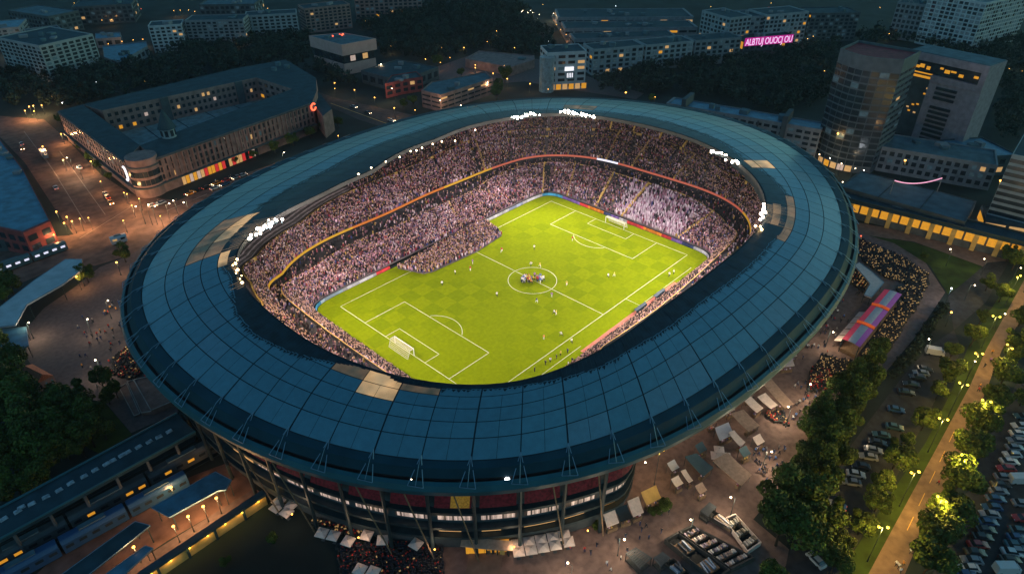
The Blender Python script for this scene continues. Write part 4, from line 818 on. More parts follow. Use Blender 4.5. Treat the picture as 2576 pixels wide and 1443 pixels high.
# round tower
H = 50; rp_ = [(2113, 128), (2130, 134), (2152, 140), (2176, 146), (2205, 151), (2240, 155), (2274, 157), (2282, 128), (2200, 112), (2124, 109)]
fp = F(rp_, H); c = np.mean(np.array(fp), 0); t = thing('round_tower', 'tall curved office tower with a dark window grid and a dull red roof', 'tower', (c[0], c[1], 0)); O_ = tuple(t.location)
nf = 7; A0, B0 = np.array(fp[0]), np.array(fp[6]); ch = B0 - A0; nn = np.array([ch[1], -ch[0]]) / np.linalg.norm(ch); nn = nn if np.dot(nn, CAM[:2] - A0) > 0 else -nn
arcp = [tuple(A0 + ch * f + nn * 5.5 * math.sin(math.pi * f)) for f in np.linspace(0, 1, 9)]; fp2 = arcp + [tuple(B0 - nn * 20), tuple(A0 - nn * 20)]
slab(t, fp2, H, 'tower_wall', 'roof_red', 0, 1.2, units=0); W_ = Wins()
for i in range(8): W_.wall(arcp[i], arcp[i + 1], 3, H - 4.5, 15, 1, pick(win_dark=97, win_cold=6), .9, .74)
for a_, b_ in seen(fp2)[-2:]:
    if abs(np.dot((np.array(b_) - np.array(a_)) / np.linalg.norm(np.array(b_) - np.array(a_)), ch / np.linalg.norm(ch))) < .4: W_.wall(a_, b_, 3, H - 4, 15, 4, DARK, .8, .4)
W_.build(t); lm('the curved office tower', *A0)
for k in range(5): plate(t, 'shop_window', np.array(arcp[k + 1]), (np.array(arcp[k + 2]) - np.array(arcp[k + 1])) / np.linalg.norm(np.array(arcp[k + 2]) - np.array(arcp[k + 1])), nn, .5, 3.2, .3, 3, random.choice(['win_warm', 'win_amber', 'win_glow']), .35)
# portal tower
H = 44; A, B = np.array(F([(2290, 126), (2492, 168)], H)); d = (B - A) / np.linalg.norm(B - A); q = np.array([-d[1], d[0]]); q = q if np.dot(q, A - CAM[:2]) > 0 else -q; L = np.linalg.norm(B - A)
t = thing('portal_tower', 'brown stone office tower with a bridge storey over an amber-lit opening', 'tower', (*(A + B) / 2, 0)); O_ = tuple(t.location)
def sub(f0, f1, d0, d1): return [tuple(A + d * L * f0 + q * d0), tuple(A + d * L * f1 + q * d0), tuple(A + d * L * f1 + q * d1), tuple(A + d * L * f0 + q * d1)]
mat('wall_violet', (.21, .185, .215), .85, .2, .5, detail=9)
mb = MB(); mb.prism(sub(.36, 1, .6, 17), 0, H - 12.0); mb.build('shaft', 'wall_violet', t, O_)
mb = MB(); mb.prism(sub(0, 1, 0, 17), H - 3.4, H); mb.prism(sub(.93, 1, 0, 17), H - 8.9, H - 3.4); mb.prism(sub(.36, 1, 0, 17), H - 11.9, H - 8.9); bs = mb.build('bridge_storey', 'wall_violet', t, O_)
mb = MB(); mb.prism(sub(.0, .93, 1.5, 16), H - 8.8, H - 3.41); mb.build('bridge_glazing', 'win_dark', t, O_)
mb = MB(); mb.prism(sub(.01, .99, .5, 16.5), H + .01, H + .3); mb.build('roof', 'roof_grey', t, O_)
mb = MB(); mb.prism(sub(-.05, .36, 14, 17), 0, H - 8.81); mb.build('recess_wall', 'wall_dark', t, O_)
for k in range(13):
    if k != 9: plate(t, 'window', A, d, -q, L * .36 + L * .64 * .17, L * .36 + L * .64 * .58, 3 + k * 2.2, 4.2 + k * 2.2, 'win_dark', -.45 + .0, None)
for z, m in ((H - 12.6, 'win_amber'), (H - 14.6, 'win_amber')): plate(t, 'window', A + q * 14, d, -q, -1, L * .355, z, z + 1.1, m, .3, 'amber-lit band of windows behind the opening')
for k in range(14): s = random.uniform(0, L * .34); z = random.uniform(12, H - 16); plate(t, 'window', A + q * 14, d, -q, s, s + 1.2, z, z + .7, random.choice(['win_amber', 'win_amber', 'win_warm']), .3)
for k in range(9): s = random.uniform(.03, .9) * L; plate(t, 'window', A + q * 1.5, d, -q, s, s + random.uniform(1, 3), H - 6.5 + random.uniform(-1, 1), H - 5.8 + random.uniform(-.8, 1), random.choice(['win_amber', 'win_amber', 'win_warm']), .3)
lm('the brown portal tower', *B)
# podium and neighbours
bldg('low grey podium building with rows of small windows below the two towers', foot((2218, 372), (2510, 420), 11, 20), 11, 'wall_grey', 'roof_grey', 3, 3.2, DARK, 'podium', 'building', fw=.6, fh=.6, units=4, landmark='the grey podium')
bldg('dark banded office block cut by the right edge below the towers', foot((2545, 392), (2700, 425), 30, 30), 30, 'wall_pale', 'roof_dark', 11, 30, DARK, 'office_block', 'building', fw=.99, fh=.55, landmark='the banded right-edge block')
bldg('dark flat building at the right edge between the podium and the banded block', foot((2450, 400), (2560, 392), 9, 22), 9, 'wall_dark', 'roof_blue', 2, 4, DIM, 'office_block', 'building')
# long row right behind the stadium roof, with two dark fins
H = 15; A, B = np.array(F([(1676, 262), (2066, 330)], H)); fp = foot((1676, 262), (2066, 330), H, 11)
t = bldg('long grey office row with dark fins close behind the stadium roof', fp, H, 'wall_grey', 'roof_blue', 5, 3.6, pick(win_dark=90, win_warm=3, win_cold=6, win_amber=1), 'office_row', 'building', fw=.7, fh=.5, units=4, landmark='the long finned office row')
d = (B - A) / np.linalg.norm(B - A); q = np.array([d[1], -d[0]]); q = q if np.dot(q, CAM[:2] - A) > 0 else -q; L = np.linalg.norm(B - A)
for f in (.125, .78): mb = MB(); mb.prism([tuple(A + d * (L * f - 1.1) + q * 1.3), tuple(A + d * (L * f + 1.1) + q * 1.3), tuple(A + d * (L * f + 1.1) - q * 11.2), tuple(A + d * (L * f - 1.1) - q * 11.2)], 0, H + 4.5); mb.build('fin', 'wall_dark', t, tuple(t.location))
for f in (.4, .62): plate(t, 'pilaster', A, d, q, L * f - .4, L * f + .4, 0, H - .2, 'wall_dark', .6)
# --- left edge blocks
bldg('dark block with a deep red side wall at the left edge by the main road', F([(-60, 330), (0, 352), (60, 430), (128, 560), (60, 590), (-80, 560)], 9), 9, 'wall_maroon', 'roof_blue', 2, 4, DARK, 'office_block', 'building', units=4, landmark='the red-walled left-edge block')
bldg('small dark kiosk-like block in front of the red-walled block at the left edge', F([(-30, 575), (60, 570), (118, 585), (110, 600), (-30, 610)], 4), 4, 'wall_dark', 'roof_dark', 1, 4, LIVELY, 'kiosk', 'building', units=1)
# --- right: station with a low flat roof, and the viaduct with amber-lit bays
fp = F([(2111, 470), (2165, 432), (2456, 508), (2428, 560)], 9); c = np.mean(np.array(fp), 0); t = thing('station', 'low station building with a wide flat grey roof lit by two pools of light', 'station', (c[0], c[1], 0)); slab(t, fp, 9, 'wall_dark', 'roof_grey', 0, .4, units=0); W_ = Wins(); lm('the flat station roof', *c)
for a_, b_ in seen(fp): W_.wall(a_, b_, 1, 8.4, 2, int(np.linalg.norm(b_ - a_) / 5), DIM, .8, .6)
W_.build(t)
for f in (.33, .66):
    mb = MB(); a_, b_ = np.array(fp[0]) * (1 - f) + np.array(fp[3]) * f, np.array(fp[1]) * (1 - f) + np.array(fp[2]) * f; mb.tube((*a_, 9.3), (*b_, 9.3), .25, 4); mb.build('roof_rib', 'roof_dark', t, tuple(t.location))
tv = thing('viaduct', 'long railway viaduct with amber-lit bays along its side, right of the stadium', 'viaduct', (*G(2350, 580, 0)[:2], 0)); O_ = tuple(tv.location)
A, B = np.array(F([(2118, 500), (2640, 630)], 7.5)); d = (B - A) / np.linalg.norm(B - A); q = np.array([d[1], -d[0]]); q = q if np.dot(q, CAM[:2] - A) > 0 else -q; L = np.linalg.norm(B - A)
mb = MB(); mb.prism([tuple(A), tuple(B), tuple(B - q * 9), tuple(A - q * 9)], 6.6, 7.5); mb.build('deck', 'roof_dark', tv, O_)
mb = MB(); mb.prism([tuple(A - q * 1.2), tuple(B - q * 1.2), tuple(B - q * 8), tuple(A - q * 8)], 0, 6.59); mb.build('base_wall', 'concrete_dark', tv, O_)
for s in (.25, 8.4): mb = MB(); mb.prism([tuple(A - q * s), tuple(B - q * s), tuple(B - q * (s + .3)), tuple(A - q * (s + .3))], 7.503, 8.3); mb.build('parapet', 'steel_dark', tv, O_)
n = 19
for k in range(n):
    s0, s1 = L * k / n + .35, L * (k + 1) / n - .35; mb = MB(); mb.prism([tuple(A + d * s0 - q * 1.1), tuple(A + d * s1 - q * 1.1), tuple(A + d * s1 - q * .85), tuple(A + d * s0 - q * .85)], 3.0, 6.3); mb.build('lit_bay', 'win_amber', tv, O_)
    if k % 2: mb = MB(); mb.prism([tuple(A + d * (s0 - .9) - q * .8), tuple(A + d * (s0 + .7) - q * .8), tuple(A + d * (s0 + .7) - q * .2), tuple(A + d * (s0 - .9) - q * .2)], 0, 6.58); mb.build('pier', 'amber_wall', tv, O_)
lm('the amber-lit viaduct', *((A + B) / 2)); VIA = (A, B, d, q, L)
bldg('amber-lit shop pavilion at the right edge behind the viaduct', foot((2478, 552), (2600, 572), 6, 12), 6, 'wall_dark', 'roof_dark', 1, 7, pick(win_amber=3, win_warm=1), 'pavilion', 'shop', fw=.85, fh=.7, units=1)
# ================================================================ lower left: station roof, trains, canopies, lit wall
def along(px0, px1, z):
    a, b = np.array(G(*px0, z)[:2]), np.array(G(*px1, z)[:2]); d = (b - a) / np.linalg.norm(b - a); q = np.array([d[1], -d[0]]); q = q if np.dot(q, CAM[:2] - a) > 0 else -q
    return a, b, d, q, np.linalg.norm(b - a)
fp = F([(-140, 1354), (446, 1040), (492, 1086), (-140, 1434)], 8); c = np.mean(np.array(fp), 0); t = thing('station_roof', 'long dark station roof with a row of small pale skylights at the lower left', 'station', (*c, 0)); O_ = tuple(t.location)
mb = MB(); mb.prism(fp, 7.2, 8.0); mb.build('roof_deck', 'roof_dark', t, O_)
for i, j in ((0, 1), (3, 2)): mb = MB(); mb.tube((*fp[i], 8.25), (*fp[j], 8.25), .28, 5); mb.build('roof_edge', 'rim_lip', t, O_)
for k in range(7):
    for i, j in ((0, 1), (3, 2)):
        p = np.array(fp[i]) * (1 - (k + .5) / 7) + np.array(fp[j]) * (k + .5) / 7; p = p + (c - p) * .06; mb = MB(); mb.tube((*p, 0), (*p, 7.2), .35, 6); mb.build('post', 'concrete_dark', t, O_)
mat('skylight', (.3, .34, .38), .4, .5, 1.2)
for x, y in ((10, 1305), (45, 1286), (54, 1276), (80, 1267), (116, 1250), (149, 1233), (178, 1215), (212, 1198), (240, 1182), (268, 1167), (284, 1158), (307, 1145), (322, 1137), (349, 1124), (376, 1111), (400, 1099), (426, 1085)):
    p = G(x, y, 8.0); mb = MB(); mb.box((p[0], p[1], 8.003), (1.5, .95, .35), math.atan2(fp[1][1] - fp[0][1], fp[1][0] - fp[0][0]) + random.uniform(-.1, .1), 0, None, .8); mb.build('skylight', 'skylight', t, O_)
lm('the long skylit station roof', *c)
def train(label, p0, p1, n, body, win, name='train', cat='train', w=2.9, h=3.9, h0=.5, lit=.3):
    a, b, d, q, L = along(p0, p1, 2.5); an = math.atan2(d[1], d[0]); m = (a + b) / 2; t = thing(name, label, cat, (*m, 0), an); l = L / n
    for k in range(n):
        x0, x1 = -L / 2 + k * l + .3, -L / 2 + (k + 1) * l - .3; mb = MB(); prof = [(-w / 2, h0), (w / 2, h0), (w / 2, h - .8), (w / 2 - .45, h - .15), (w / 4, h), (-w / 4, h), (-w / 2 + .45, h - .15), (-w / 2, h - .8)]
        V = [(x0, y, z) for y, z in prof] + [(x1, y, z) for y, z in prof]; mb.add(V, [(i, (i + 1) % 8, 8 + (i + 1) % 8, 8 + i) for i in range(8)] + [tuple(range(7, -1, -1)), tuple(range(8, 16))]); car = mb.build('carriage', body, t)
        for s in (-1, 1):
            nb = max(2, int(l / 2.6))
            for j in range(nb): mb = MB(); xx = x0 + (x1 - x0) * (j + .5) / nb; mb.box((xx, s * (w / 2 + .02), h0 + 1.25), (1.5, .05, .75)); mb.build('window', win if random.random() < lit else 'win_dark', car)
        mb = MB(); mb.box(((x0 + x1) / 2, 0, h + .002), (l * .4, 1.3, .3)); mb.build('roof_unit', 'roof_grey', car); mb = MB()
        for xx in (x0 + 1.8, x1 - 1.8): mb.box((xx, 0, .0), (2.4, w * .75, h0 - .002))
        mb.build('bogie', 'black', car)
    return t
train('dark train standing beside the long station roof, few amber windows lit', (-60, 1430), (545, 1108), 3, 'wall_dark', 'win_amber')
train('dark blue train under the station, nearer the blue platform canopies', (-40, 1470), (470, 1195), 3, 'car_blue', 'win_dark')
train('light blue lit tram on the street at the left edge', (-20, 676), (166, 610), 2, 'car_teal', 'led_white', 'tram', 'tram', 2.5, 3.5, .35, .8)
train('pale bus crossing the junction left of the stadium', (274, 602), (318, 590), 1, 'car_white', 'win_warm', 'bus', 'bus', 2.6, 3.2, .5)
mb = MB()
for k in range(6):
    a, b, d, q, L = along((-60, 1410 + k * 13), (520 + k * 8, 1098 + k * 7), 0)
    for s in (-.72, .72): mb.tube((*(a + q * s), .1), (*(b + q * s), .1), .07, 4)
tag(mb.build('railway_track', 'steel_dark'), kind='structure')
def canopy(name, label, px, z, m, posts=True, th=.35, cat='canopy', pm='steel_dark', grp=None):
    fp = F(px, z); c = np.mean(np.array(fp), 0); t = thing(name, label, cat, (*c, 0), 0, grp); mb = MB(); mb.prism(fp, z - th, z); mb.build('roof', m, t, tuple(t.location))
    if posts:
        for p in fp: p = np.array(p) + (c - np.array(p)) * .08; mb = MB(); mb.tube((*p, 0), (*p, z - th), .12, 5); mb.build('post', pm, t, tuple(t.location))
    n = len(fp); mb = MB()
    for i in range(n): mb.tube((*fp[i], z + .05), (*fp[(i + 1) % n], z + .05), .1, 4)
    mb.build('edge_trim', 'steel_blue', t, tuple(t.location)); return t
canopy('platform_canopy', 'stepped blue platform canopy beside the amber lanterns at the lower left', [(381, 1276), (513, 1201), (542, 1186), (582, 1207), (568, 1231), (547, 1234), (426, 1300)], 5, 'roof_blue')
canopy('platform_canopy', 'long narrow blue platform canopy reaching the bottom edge at the lower left', [(140, 1455), (340, 1311), (378, 1321), (210, 1455)], 5, 'roof_dark')
canopy('platform_canopy', 'second narrow blue canopy strip against the bottom edge, below the lone lantern', [(250, 1455), (365, 1372), (385, 1378), (300, 1455)], 4.5, 'roof_blue')
sheet('platform', [(60, 1470), (187, 1359), (267, 1303), (380, 1240), (500, 1190), (610, 1150), (640, 1232), (420, 1360), (300, 1440), (260, 1470)], .02, 'road_brown')
sheet('walkway', [(280, 1452), (640, 1228), (662, 1240), (366, 1452)], .04, 'paving_grey')
a, b, d, q, L = along((352, 1452), (668, 1240), 4); m = (a + b) / 2; t = thing('retaining_wall', 'long amber-washed wall with a dark coping at the lower left', 'wall', (*m, 0)); O_ = tuple(t.location)
mb = MB(); mb.prism([tuple(a - q * 1.5), tuple(b - q * 1.5), tuple(b + q * .2), tuple(a + q * .2)], 3.4, 4); mb.build('coping', 'roof_dark', t, O_); mb = MB(); mb.prism([tuple(a - q * 1.4), tuple(b - q * 1.4), tuple(b - q * .5), tuple(a - q * .5)], 0, 3.39); mb.build('wall', 'amber_wall', t, O_)
for f in (.12, .34, .56, .8): mb = MB(); p = a + d * L * f - q * .3; mb.box((*p, 0), (.5, .5, 3.39), math.atan2(d[1], d[0])); mb.build('buttress', 'roof_dark', t, O_)
lm('the long amber-washed wall', *m); WALL = (a, b, d, q, L)
# ---------------- left plaza: footbridge roof, kiosk, tiled house, stone terrace
canopy('footbridge_roof', 'long white tapering footbridge roof left of the stadium', [(206, 652), (165, 652), (86, 705), (-30, 795), (-30, 825), (39, 817), (67, 766), (157, 715), (206, 678)], 6, 'wall_white', True, .5, 'canopy'); p = G(110, 730, 0); lm('the white footbridge roof', p[0], p[1])
for k, (x, y) in enumerate(((185, 672), (120, 712), (62, 760))): pass
canopy('station_canopy', 'flat teal canopy at the left edge below the white footbridge roof', [(-30, 830), (66, 822), (72, 868), (-30, 912)], 4.5, 'roof_blue')
fp = F([(82, 915), (134, 944), (92, 966), (56, 952)], 3.2); c = np.mean(np.array(fp), 0); t = thing('tiled_house', 'small house with a red tiled roof among the trees at the left', 'house', (*c, 0)); mb = MB(); mb.prism(fp, 0, 3.2); mb.build('wall', 'wall_brown', t, tuple(t.location)); rg = [(np.array(fp[0]) + np.array(fp[3])) / 2, (np.array(fp[1]) + np.array(fp[2])) / 2]
mb = MB(); mb.add([(*fp[0], 3.21), (*fp[1], 3.21), (*fp[2], 3.21), (*fp[3], 3.21), (*rg[0], 5.2), (*rg[1], 5.2)], [(0, 1, 5, 4), (2, 3, 4, 5), (1, 2, 5), (3, 0, 4)]); mat('tile_red', (.35, .12, .07), .85, .35, 3, detail=8); mb.build('roof', 'tile_red', t, tuple(t.location)); W_ = Wins()
for a_, b_ in seen(fp): W_.wall(a_, b_, .6, 2.8, 1, 3, DIM, .35, .6)
W_.build(t); lm('the red tiled house', *c)
for k, (px, z, l) in enumerate((([(337, 955), (396, 942), (432, 1010), (380, 1032)], 1.6, 'tan stone terrace block, highest step beside the stadium at the left'), ([(320, 960), (336, 956), (382, 1034), (356, 1038)], .9, 'lower tan stone step along the left of the terrace block'), ([(300, 975), (318, 964), (352, 1040), (338, 1046)], .4, 'lowest narrow stone step left of the terrace block'))):
    fp = F(px, z); c = np.mean(np.array(fp), 0); t = thing('stone_terrace', l, 'terrace', (*c, 0)); mb = MB(); mb.prism(fp, 0, z); mb.build('block', 'paving', t, tuple(t.location)); mb = MB(); n = len(fp)
    for i in range(n): mb.tube((*fp[i], z + .12), (*fp[(i + 1) % n], z + .12), .14, 4)
    mb.build('edge_stone', 'concrete', t, tuple(t.location))
    if k == 0: lm('the tan stone terrace', *c)
# ================================================================ right plaza: stage, stalls, parasols, trays
px = [(2228, 724), (2271, 737), (2160, 876), (2116, 855)]; fp = [np.array(p) for p in F(px, 4.6)]; c = np.mean(np.array(fp), 0); t = thing('stage', 'long stage with a red, grey and violet striped roof and orange cross bars', 'stage', (*c, 0)); O_ = tuple(t.location)
A, B, C_, D_ = fp   # A far-left, B far-right, C near-right, D near-left
def bil(u, v): return (A * (1 - u) + B * u) * (1 - v) + (D_ * (1 - u) + C_ * u) * v
def zz(u): return 4.6 + .3 * math.sin(math.pi * u)
for j in range(3):
    v0, v1 = j / 3 + .025, (j + 1) / 3 - .025
    for u0, u1, m in ((0, .3, 'canvas_red'), (.3, .72, 'canvas_grey'), (.72, 1, 'canvas_violet')):
        mb = MB(); n = 4
        for k in range(n):
            a_, b_ = u0 + (u1 - u0) * k / n, u0 + (u1 - u0) * (k + 1) / n; P = [(*bil(a_, v0), zz(a_)), (*bil(b_, v0), zz(b_)), (*bil(b_, v1), zz(b_)), (*bil(a_, v1), zz(a_))]; mb.quad(*P); mb.quad(*[(x, y, z - .12) for x, y, z in P[::-1]])
        mb.build('roof_stripe', m, t, O_)
for v in (1 / 3, 2 / 3):
    mb = MB()
    for k in range(6): mb.tube((*bil(k / 6, v), zz(k / 6) + .1), (*bil((k + 1) / 6, v), zz((k + 1) / 6) + .1), .5, 6)
    mb.build('cross_bar', 'canvas_orange', t, O_)
for u, v in ((.03, .02), (.97, .02), (.03, .98), (.97, .98), (.03, .5), (.97, .5)): mb = MB(); mb.tube((*bil(u, v), 0), (*bil(u, v), 4.6), .14, 6); mb.build('post', 'steel_dark', t, O_)
mb = MB(); mb.prism([tuple(bil(u, v)) for u, v in ((.05, .03), (.95, .03), (.95, .97), (.05, .97))], .05, 1.1); mb.build('platform', 'wood', t, O_); lm('the striped stage', *c)
for k in range(5):
    v0, v1 = .42 + k * .11, .42 + k * .11 + .095; u0, u1 = -.42, -.06; P = [bil(u0, v0), bil(u1, v0), bil(u1, v1), bil(u0, v1)]; cc_ = np.mean(np.array(P), 0)
    t = thing('stage_awning', '%s tan awning along the left side of the striped stage, from the far end' % NTH[k], 'awning', (*cc_, 0), 0, 'tan awnings beside the striped stage'); mb = MB(); mb.add([(*P[0], 2.3), (*P[1], 3.1), (*P[2], 3.1), (*P[3], 2.3), (*P[0], 2.2), (*P[1], 3.0), (*P[2], 3.0), (*P[3], 2.2)], [(0, 1, 2, 3), (7, 6, 5, 4), (0, 4, 5, 1), (1, 5, 6, 2), (2, 6, 7, 3), (3, 7, 4, 0)]); mb.build('canvas', 'canvas', t, tuple(t.location))
    for p in P: mb = MB(); p = p + (cc_ - p) * .05; mb.tube((*p, 0), (*p, 2.2), .05, 4); mb.build('post', 'steel_dark', t, tuple(t.location))
canopy('pavilion_roof', 'tan canvas pavilion roof bent round the seats behind the striped stage', [(2149, 667), (2162, 660), (2192, 682), (2224, 710), (2192, 748), (2174, 741), (2189, 714), (2178, 700)], 3.6, 'canvas')
def awning(label, px, z0, z1, m, name='stall', cat='stall', goods=True, grp=None, lampm=None):
    fp = [np.array(p) for p in F(px, (z0 + z1) / 2)]; c = np.mean(np.array(fp), 0); t = thing(name, label, cat, (*c, 0), 0, grp); O_ = tuple(t.location); z = (z1, z1, z0, z0); mb = MB(); n = 5
    for k in range(n):
        f0, f1 = k / n, (k + 1) / n; sg = [.18 * math.sin(math.pi * f) for f in (f0, f1)]; L_ = lambda i, j, f: fp[i] * (1 - f) + fp[j] * f
        P = [(*L_(0, 3, f0), z1 + (z0 - z1) * f0 - sg[0]), (*L_(1, 2, f0), z1 + (z0 - z1) * f0 - sg[0]), (*L_(1, 2, f1), z1 + (z0 - z1) * f1 - sg[1]), (*L_(0, 3, f1), z1 + (z0 - z1) * f1 - sg[1])]; mb.quad(*P)
        for i, j in ((0, 1), (1, 2), (2, 3), (3, 0)): mb.quad(P[i], P[j], (P[j][0], P[j][1], P[j][2] - .15), (P[i][0], P[i][1], P[i][2] - .15))
    mb.build('awning', m, t, O_)
    for p, h in zip(fp, z): mb = MB(); p = p + (c - p) * .07; mb.tube((*p, 0), (*p, h - .15), .06, 4); mb.build('post', 'steel_dark', t, O_)
    if goods:
        mb = MB(); e = fp[2] - fp[3]; l = np.linalg.norm(e); mb.box((*((fp[2] + fp[3]) / 2 + (c - (fp[2] + fp[3]) / 2) * .3), 0), (l * .85, .9, .95), math.atan2(e[1], e[0])); ct_ = mb.build('counter', 'wood', t, O_); mb = MB()
        for k in range(int(l * 2)): p = (fp[3] + e * random.uniform(.1, .9)) + (c - (fp[2] + fp[3]) / 2) * random.uniform(.2, .4); mb.box((*p, .952), (.3, .3, random.uniform(.15, .35)), random.uniform(0, 3), 0, random.choice(PAL) * 1.3)
        mb.build('goods', 'goods', ct_, O_)
    if lampm: mb = MB(); mb.box((*c, z0 - .45), (np.linalg.norm(fp[1] - fp[0]) * .6, .12, .1), math.atan2(*(fp[1] - fp[0])[::-1])); mb.build('strip_lamp', lampm, t, O_)
    return t
AW = [('small white-roofed stall nearest the striped stage', [(1966, 880), (1998, 876), (2006, 892), (1974, 898)], 'canvas'), ('white arched stall just below the stall nearest the stage', [(1958, 900), (1992, 898), (2000, 916), (1966, 920)], 'canvas'),
      ('long tan awning stall pointing at the star-bright lamp', [(1905, 950), (1932, 945), (1998, 1012), (1975, 1022)], 'canvas_brown'), ('cream awning below the pointed tan awning', [(1905, 1000), (1925, 990), (1958, 1015), (1940, 1024)], 'canvas'), ('cream stall roof beside the red-lit drinkers', [(1868, 1005), (1886, 996), (1921, 1022), (1905, 1034)], 'canvas'),
      ('broad grey-brown awning in the middle of the stall row', [(1838, 1042), (1870, 1032), (1912, 1066), (1885, 1082)], 'canvas_brown'), ('white boxy stall below the broad grey-brown awning', [(1832, 1090), (1846, 1084), (1876, 1108), (1864, 1120)], 'canvas'),
      ('grey-roofed stall with an amber-lit flank', [(1798, 1078), (1832, 1064), (1848, 1088), (1812, 1104)], 'canvas_grey'), ('long brown market roof with lit goods under its edge', [(1792, 1160), (1830, 1140), (1892, 1190), (1866, 1218)], 'canvas_brown'), ('dark grey tapering stall roof beside the stadium columns', [(1722, 1150), (1752, 1142), (1796, 1172), (1770, 1194)], 'roof_grey'),
      ('narrow tan roof left of the dark grey tapering stall', [(1712, 1186), (1724, 1182), (1744, 1204), (1734, 1210)], 'canvas'), ('glowing amber awning at the foot of the yellow lamp', [(1612, 1240), (1650, 1222), (1664, 1248), (1628, 1266)], 'amber_wall'), ('cream three-part awning right of the glazed stall', [(1578, 1262), (1606, 1250), (1620, 1284), (1594, 1296)], 'canvas'), ('pale awning left of the glazed stall', [(1516, 1290), (1546, 1282), (1558, 1310), (1528, 1322)], 'canvas'), ('dark glazed stall between two pale awnings', [(1548, 1282), (1576, 1270), (1592, 1298), (1562, 1308)], 'win_dark')]
for i, (x, y, m, l) in enumerate(((1700, 1205, 'canvas', 'small cream kiosk roof below the narrow tan roof'), (1760, 1120, 'roof_grey', 'small grey kiosk roof tucked under the stadium rim'), (1785, 1052, 'canvas_brown', 'small brown kiosk roof tucked under the rim above the amber-flanked stall'), (1830, 1020, 'canvas', 'small cream kiosk roof under the rim beside the broad awning'), (1878, 985, 'canvas_brown', 'small brown kiosk roof under the rim left of the pointed awning'), (1920, 930, 'canvas', 'small cream kiosk roof under the rim above the pointed awning'), (1905, 1100, 'canvas', 'lone cream kiosk roof on the paving right of the white boxy stall'), (1870, 1130, 'roof_grey', 'grey kiosk roof above the long brown market roof'), (1760, 1222, 'canvas_brown', 'brown kiosk roof on the open paving below the grey tapering stall'), (2010, 850, 'canvas', 'small cream kiosk roof under the rim nearest the stage end'), (2030, 820, 'canvas_brown', 'small brown kiosk roof under the rim beside the stage awnings'), (1690, 1165, 'canvas_grey', 'small pale grey kiosk roof between the stadium columns'))): AW.append((l, [(x - 12, y + 2), (x + 6, y - 8), (x + 20, y + 6), (x + 2, y + 16)], m))
for l, px, m in AW: awning(l, px, 2.5, 3.3, m, lampm='lamp_warm' if m in ('amber_wall', 'canvas_brown') else None)
for i in (2, 5, 8, 11): pass
lm('the row of market stalls', *G(1880, 1050, 0)[:2]); lm('the glowing amber awning', *G(1640, 1245, 0)[:2]); lm('the long brown market roof', *G(1845, 1180, 0)[:2])
def parasol(mname):
    t = thing('parasol', None, 'parasol', (0, 0, 0), 0, None); mb = MB(); w, h, p = 1.2, 2.4, 2.85; V = [(-w, -w, h), (w, -w, h), (w, w, h), (-w, w, h), (0, 0, p), (-w, -w, h - .25), (w, -w, h - .25), (w, w, h - .25), (-w, w, h - .25)]
    mb.add(V, [(0, 1, 4), (1, 2, 4), (2, 3, 4), (3, 0, 4), (5, 6, 1, 0), (6, 7, 2, 1), (7, 8, 3, 2), (8, 5, 0, 3)]); mb.build('canopy', mname, t); mb = MB(); mb.tube((0, 0, .1), (0, 0, 3.1), .05, 5); mb.build('pole', 'steel_dark', t); mb = MB(); mb.box((0, 0, 0), (.8, .8, .1)); mb.build('base', 'concrete_dark', t); return t
pp = parasol('canvas'); PS = []
for x, y, an in ((1301, 1364, .9), (1305, 1383, .9), (1331, 1358, .9), (1336, 1378, .9), (1361, 1353, .9), (1366, 1372, .9), (1391, 1347, .9), (1397, 1366, .9), (1420, 1342, .9), (1430, 1358, .9)): PS.append((x, y, an, 'A'))
for x, y, an in ((700, 1256, .2), (694, 1272, .2), (730, 1268, .2), (720, 1284, .2)): PS.append((x, y, an, 'B'))
for x, y, an in ((809, 1336, .5), (838, 1343, .5), (875, 1357, .4), (922, 1342, .5), (962, 1354, .8), (1046, 1364, .2)): PS.append((x, y, an, 'C'))
for x, y, an in ((905, 1428, .4), (938, 1434, .4)): PS.append((x, y, an, 'D'))
for x, y, an in ((1810, 1128, .6), (1802, 1142, .6), (1826, 1144, .6), (1812, 1152, .6)): PS.append((x, y, an, 'E'))
DS = dict(A='cream parasol, double row by the entrance', B='cream parasol beside the amber-washed wall', C='square parasol on the dark terrace', D='parasol of the pair at the bottom edge', E='cream parasol in the cluster among the stalls')
GP = dict(A='parasols in the double row', B='parasols beside the amber-washed wall', C='parasols on the dark terrace', D='pair of parasols at the bottom edge', E='parasols among the stalls')
cnt = {}
for i, (x, y, an, g) in enumerate(PS):
    o = pp if i == 0 else copy_tree(pp); p = G(x, y, 2.7); o.location = (p[0], p[1], .0); o.rotation_euler = (0, 0, an); cnt[g] = cnt.get(g, 0) + 1
    row = 'from the left' if g in 'CD' else 'from the left, back before front'
    o['label'] = '%s, %s %s' % (DS[g], NTH[cnt[g] - 1], row); o['group'] = GP[g]
lm('the double row of cream parasols', *G(1365, 1365, 0)[:2])
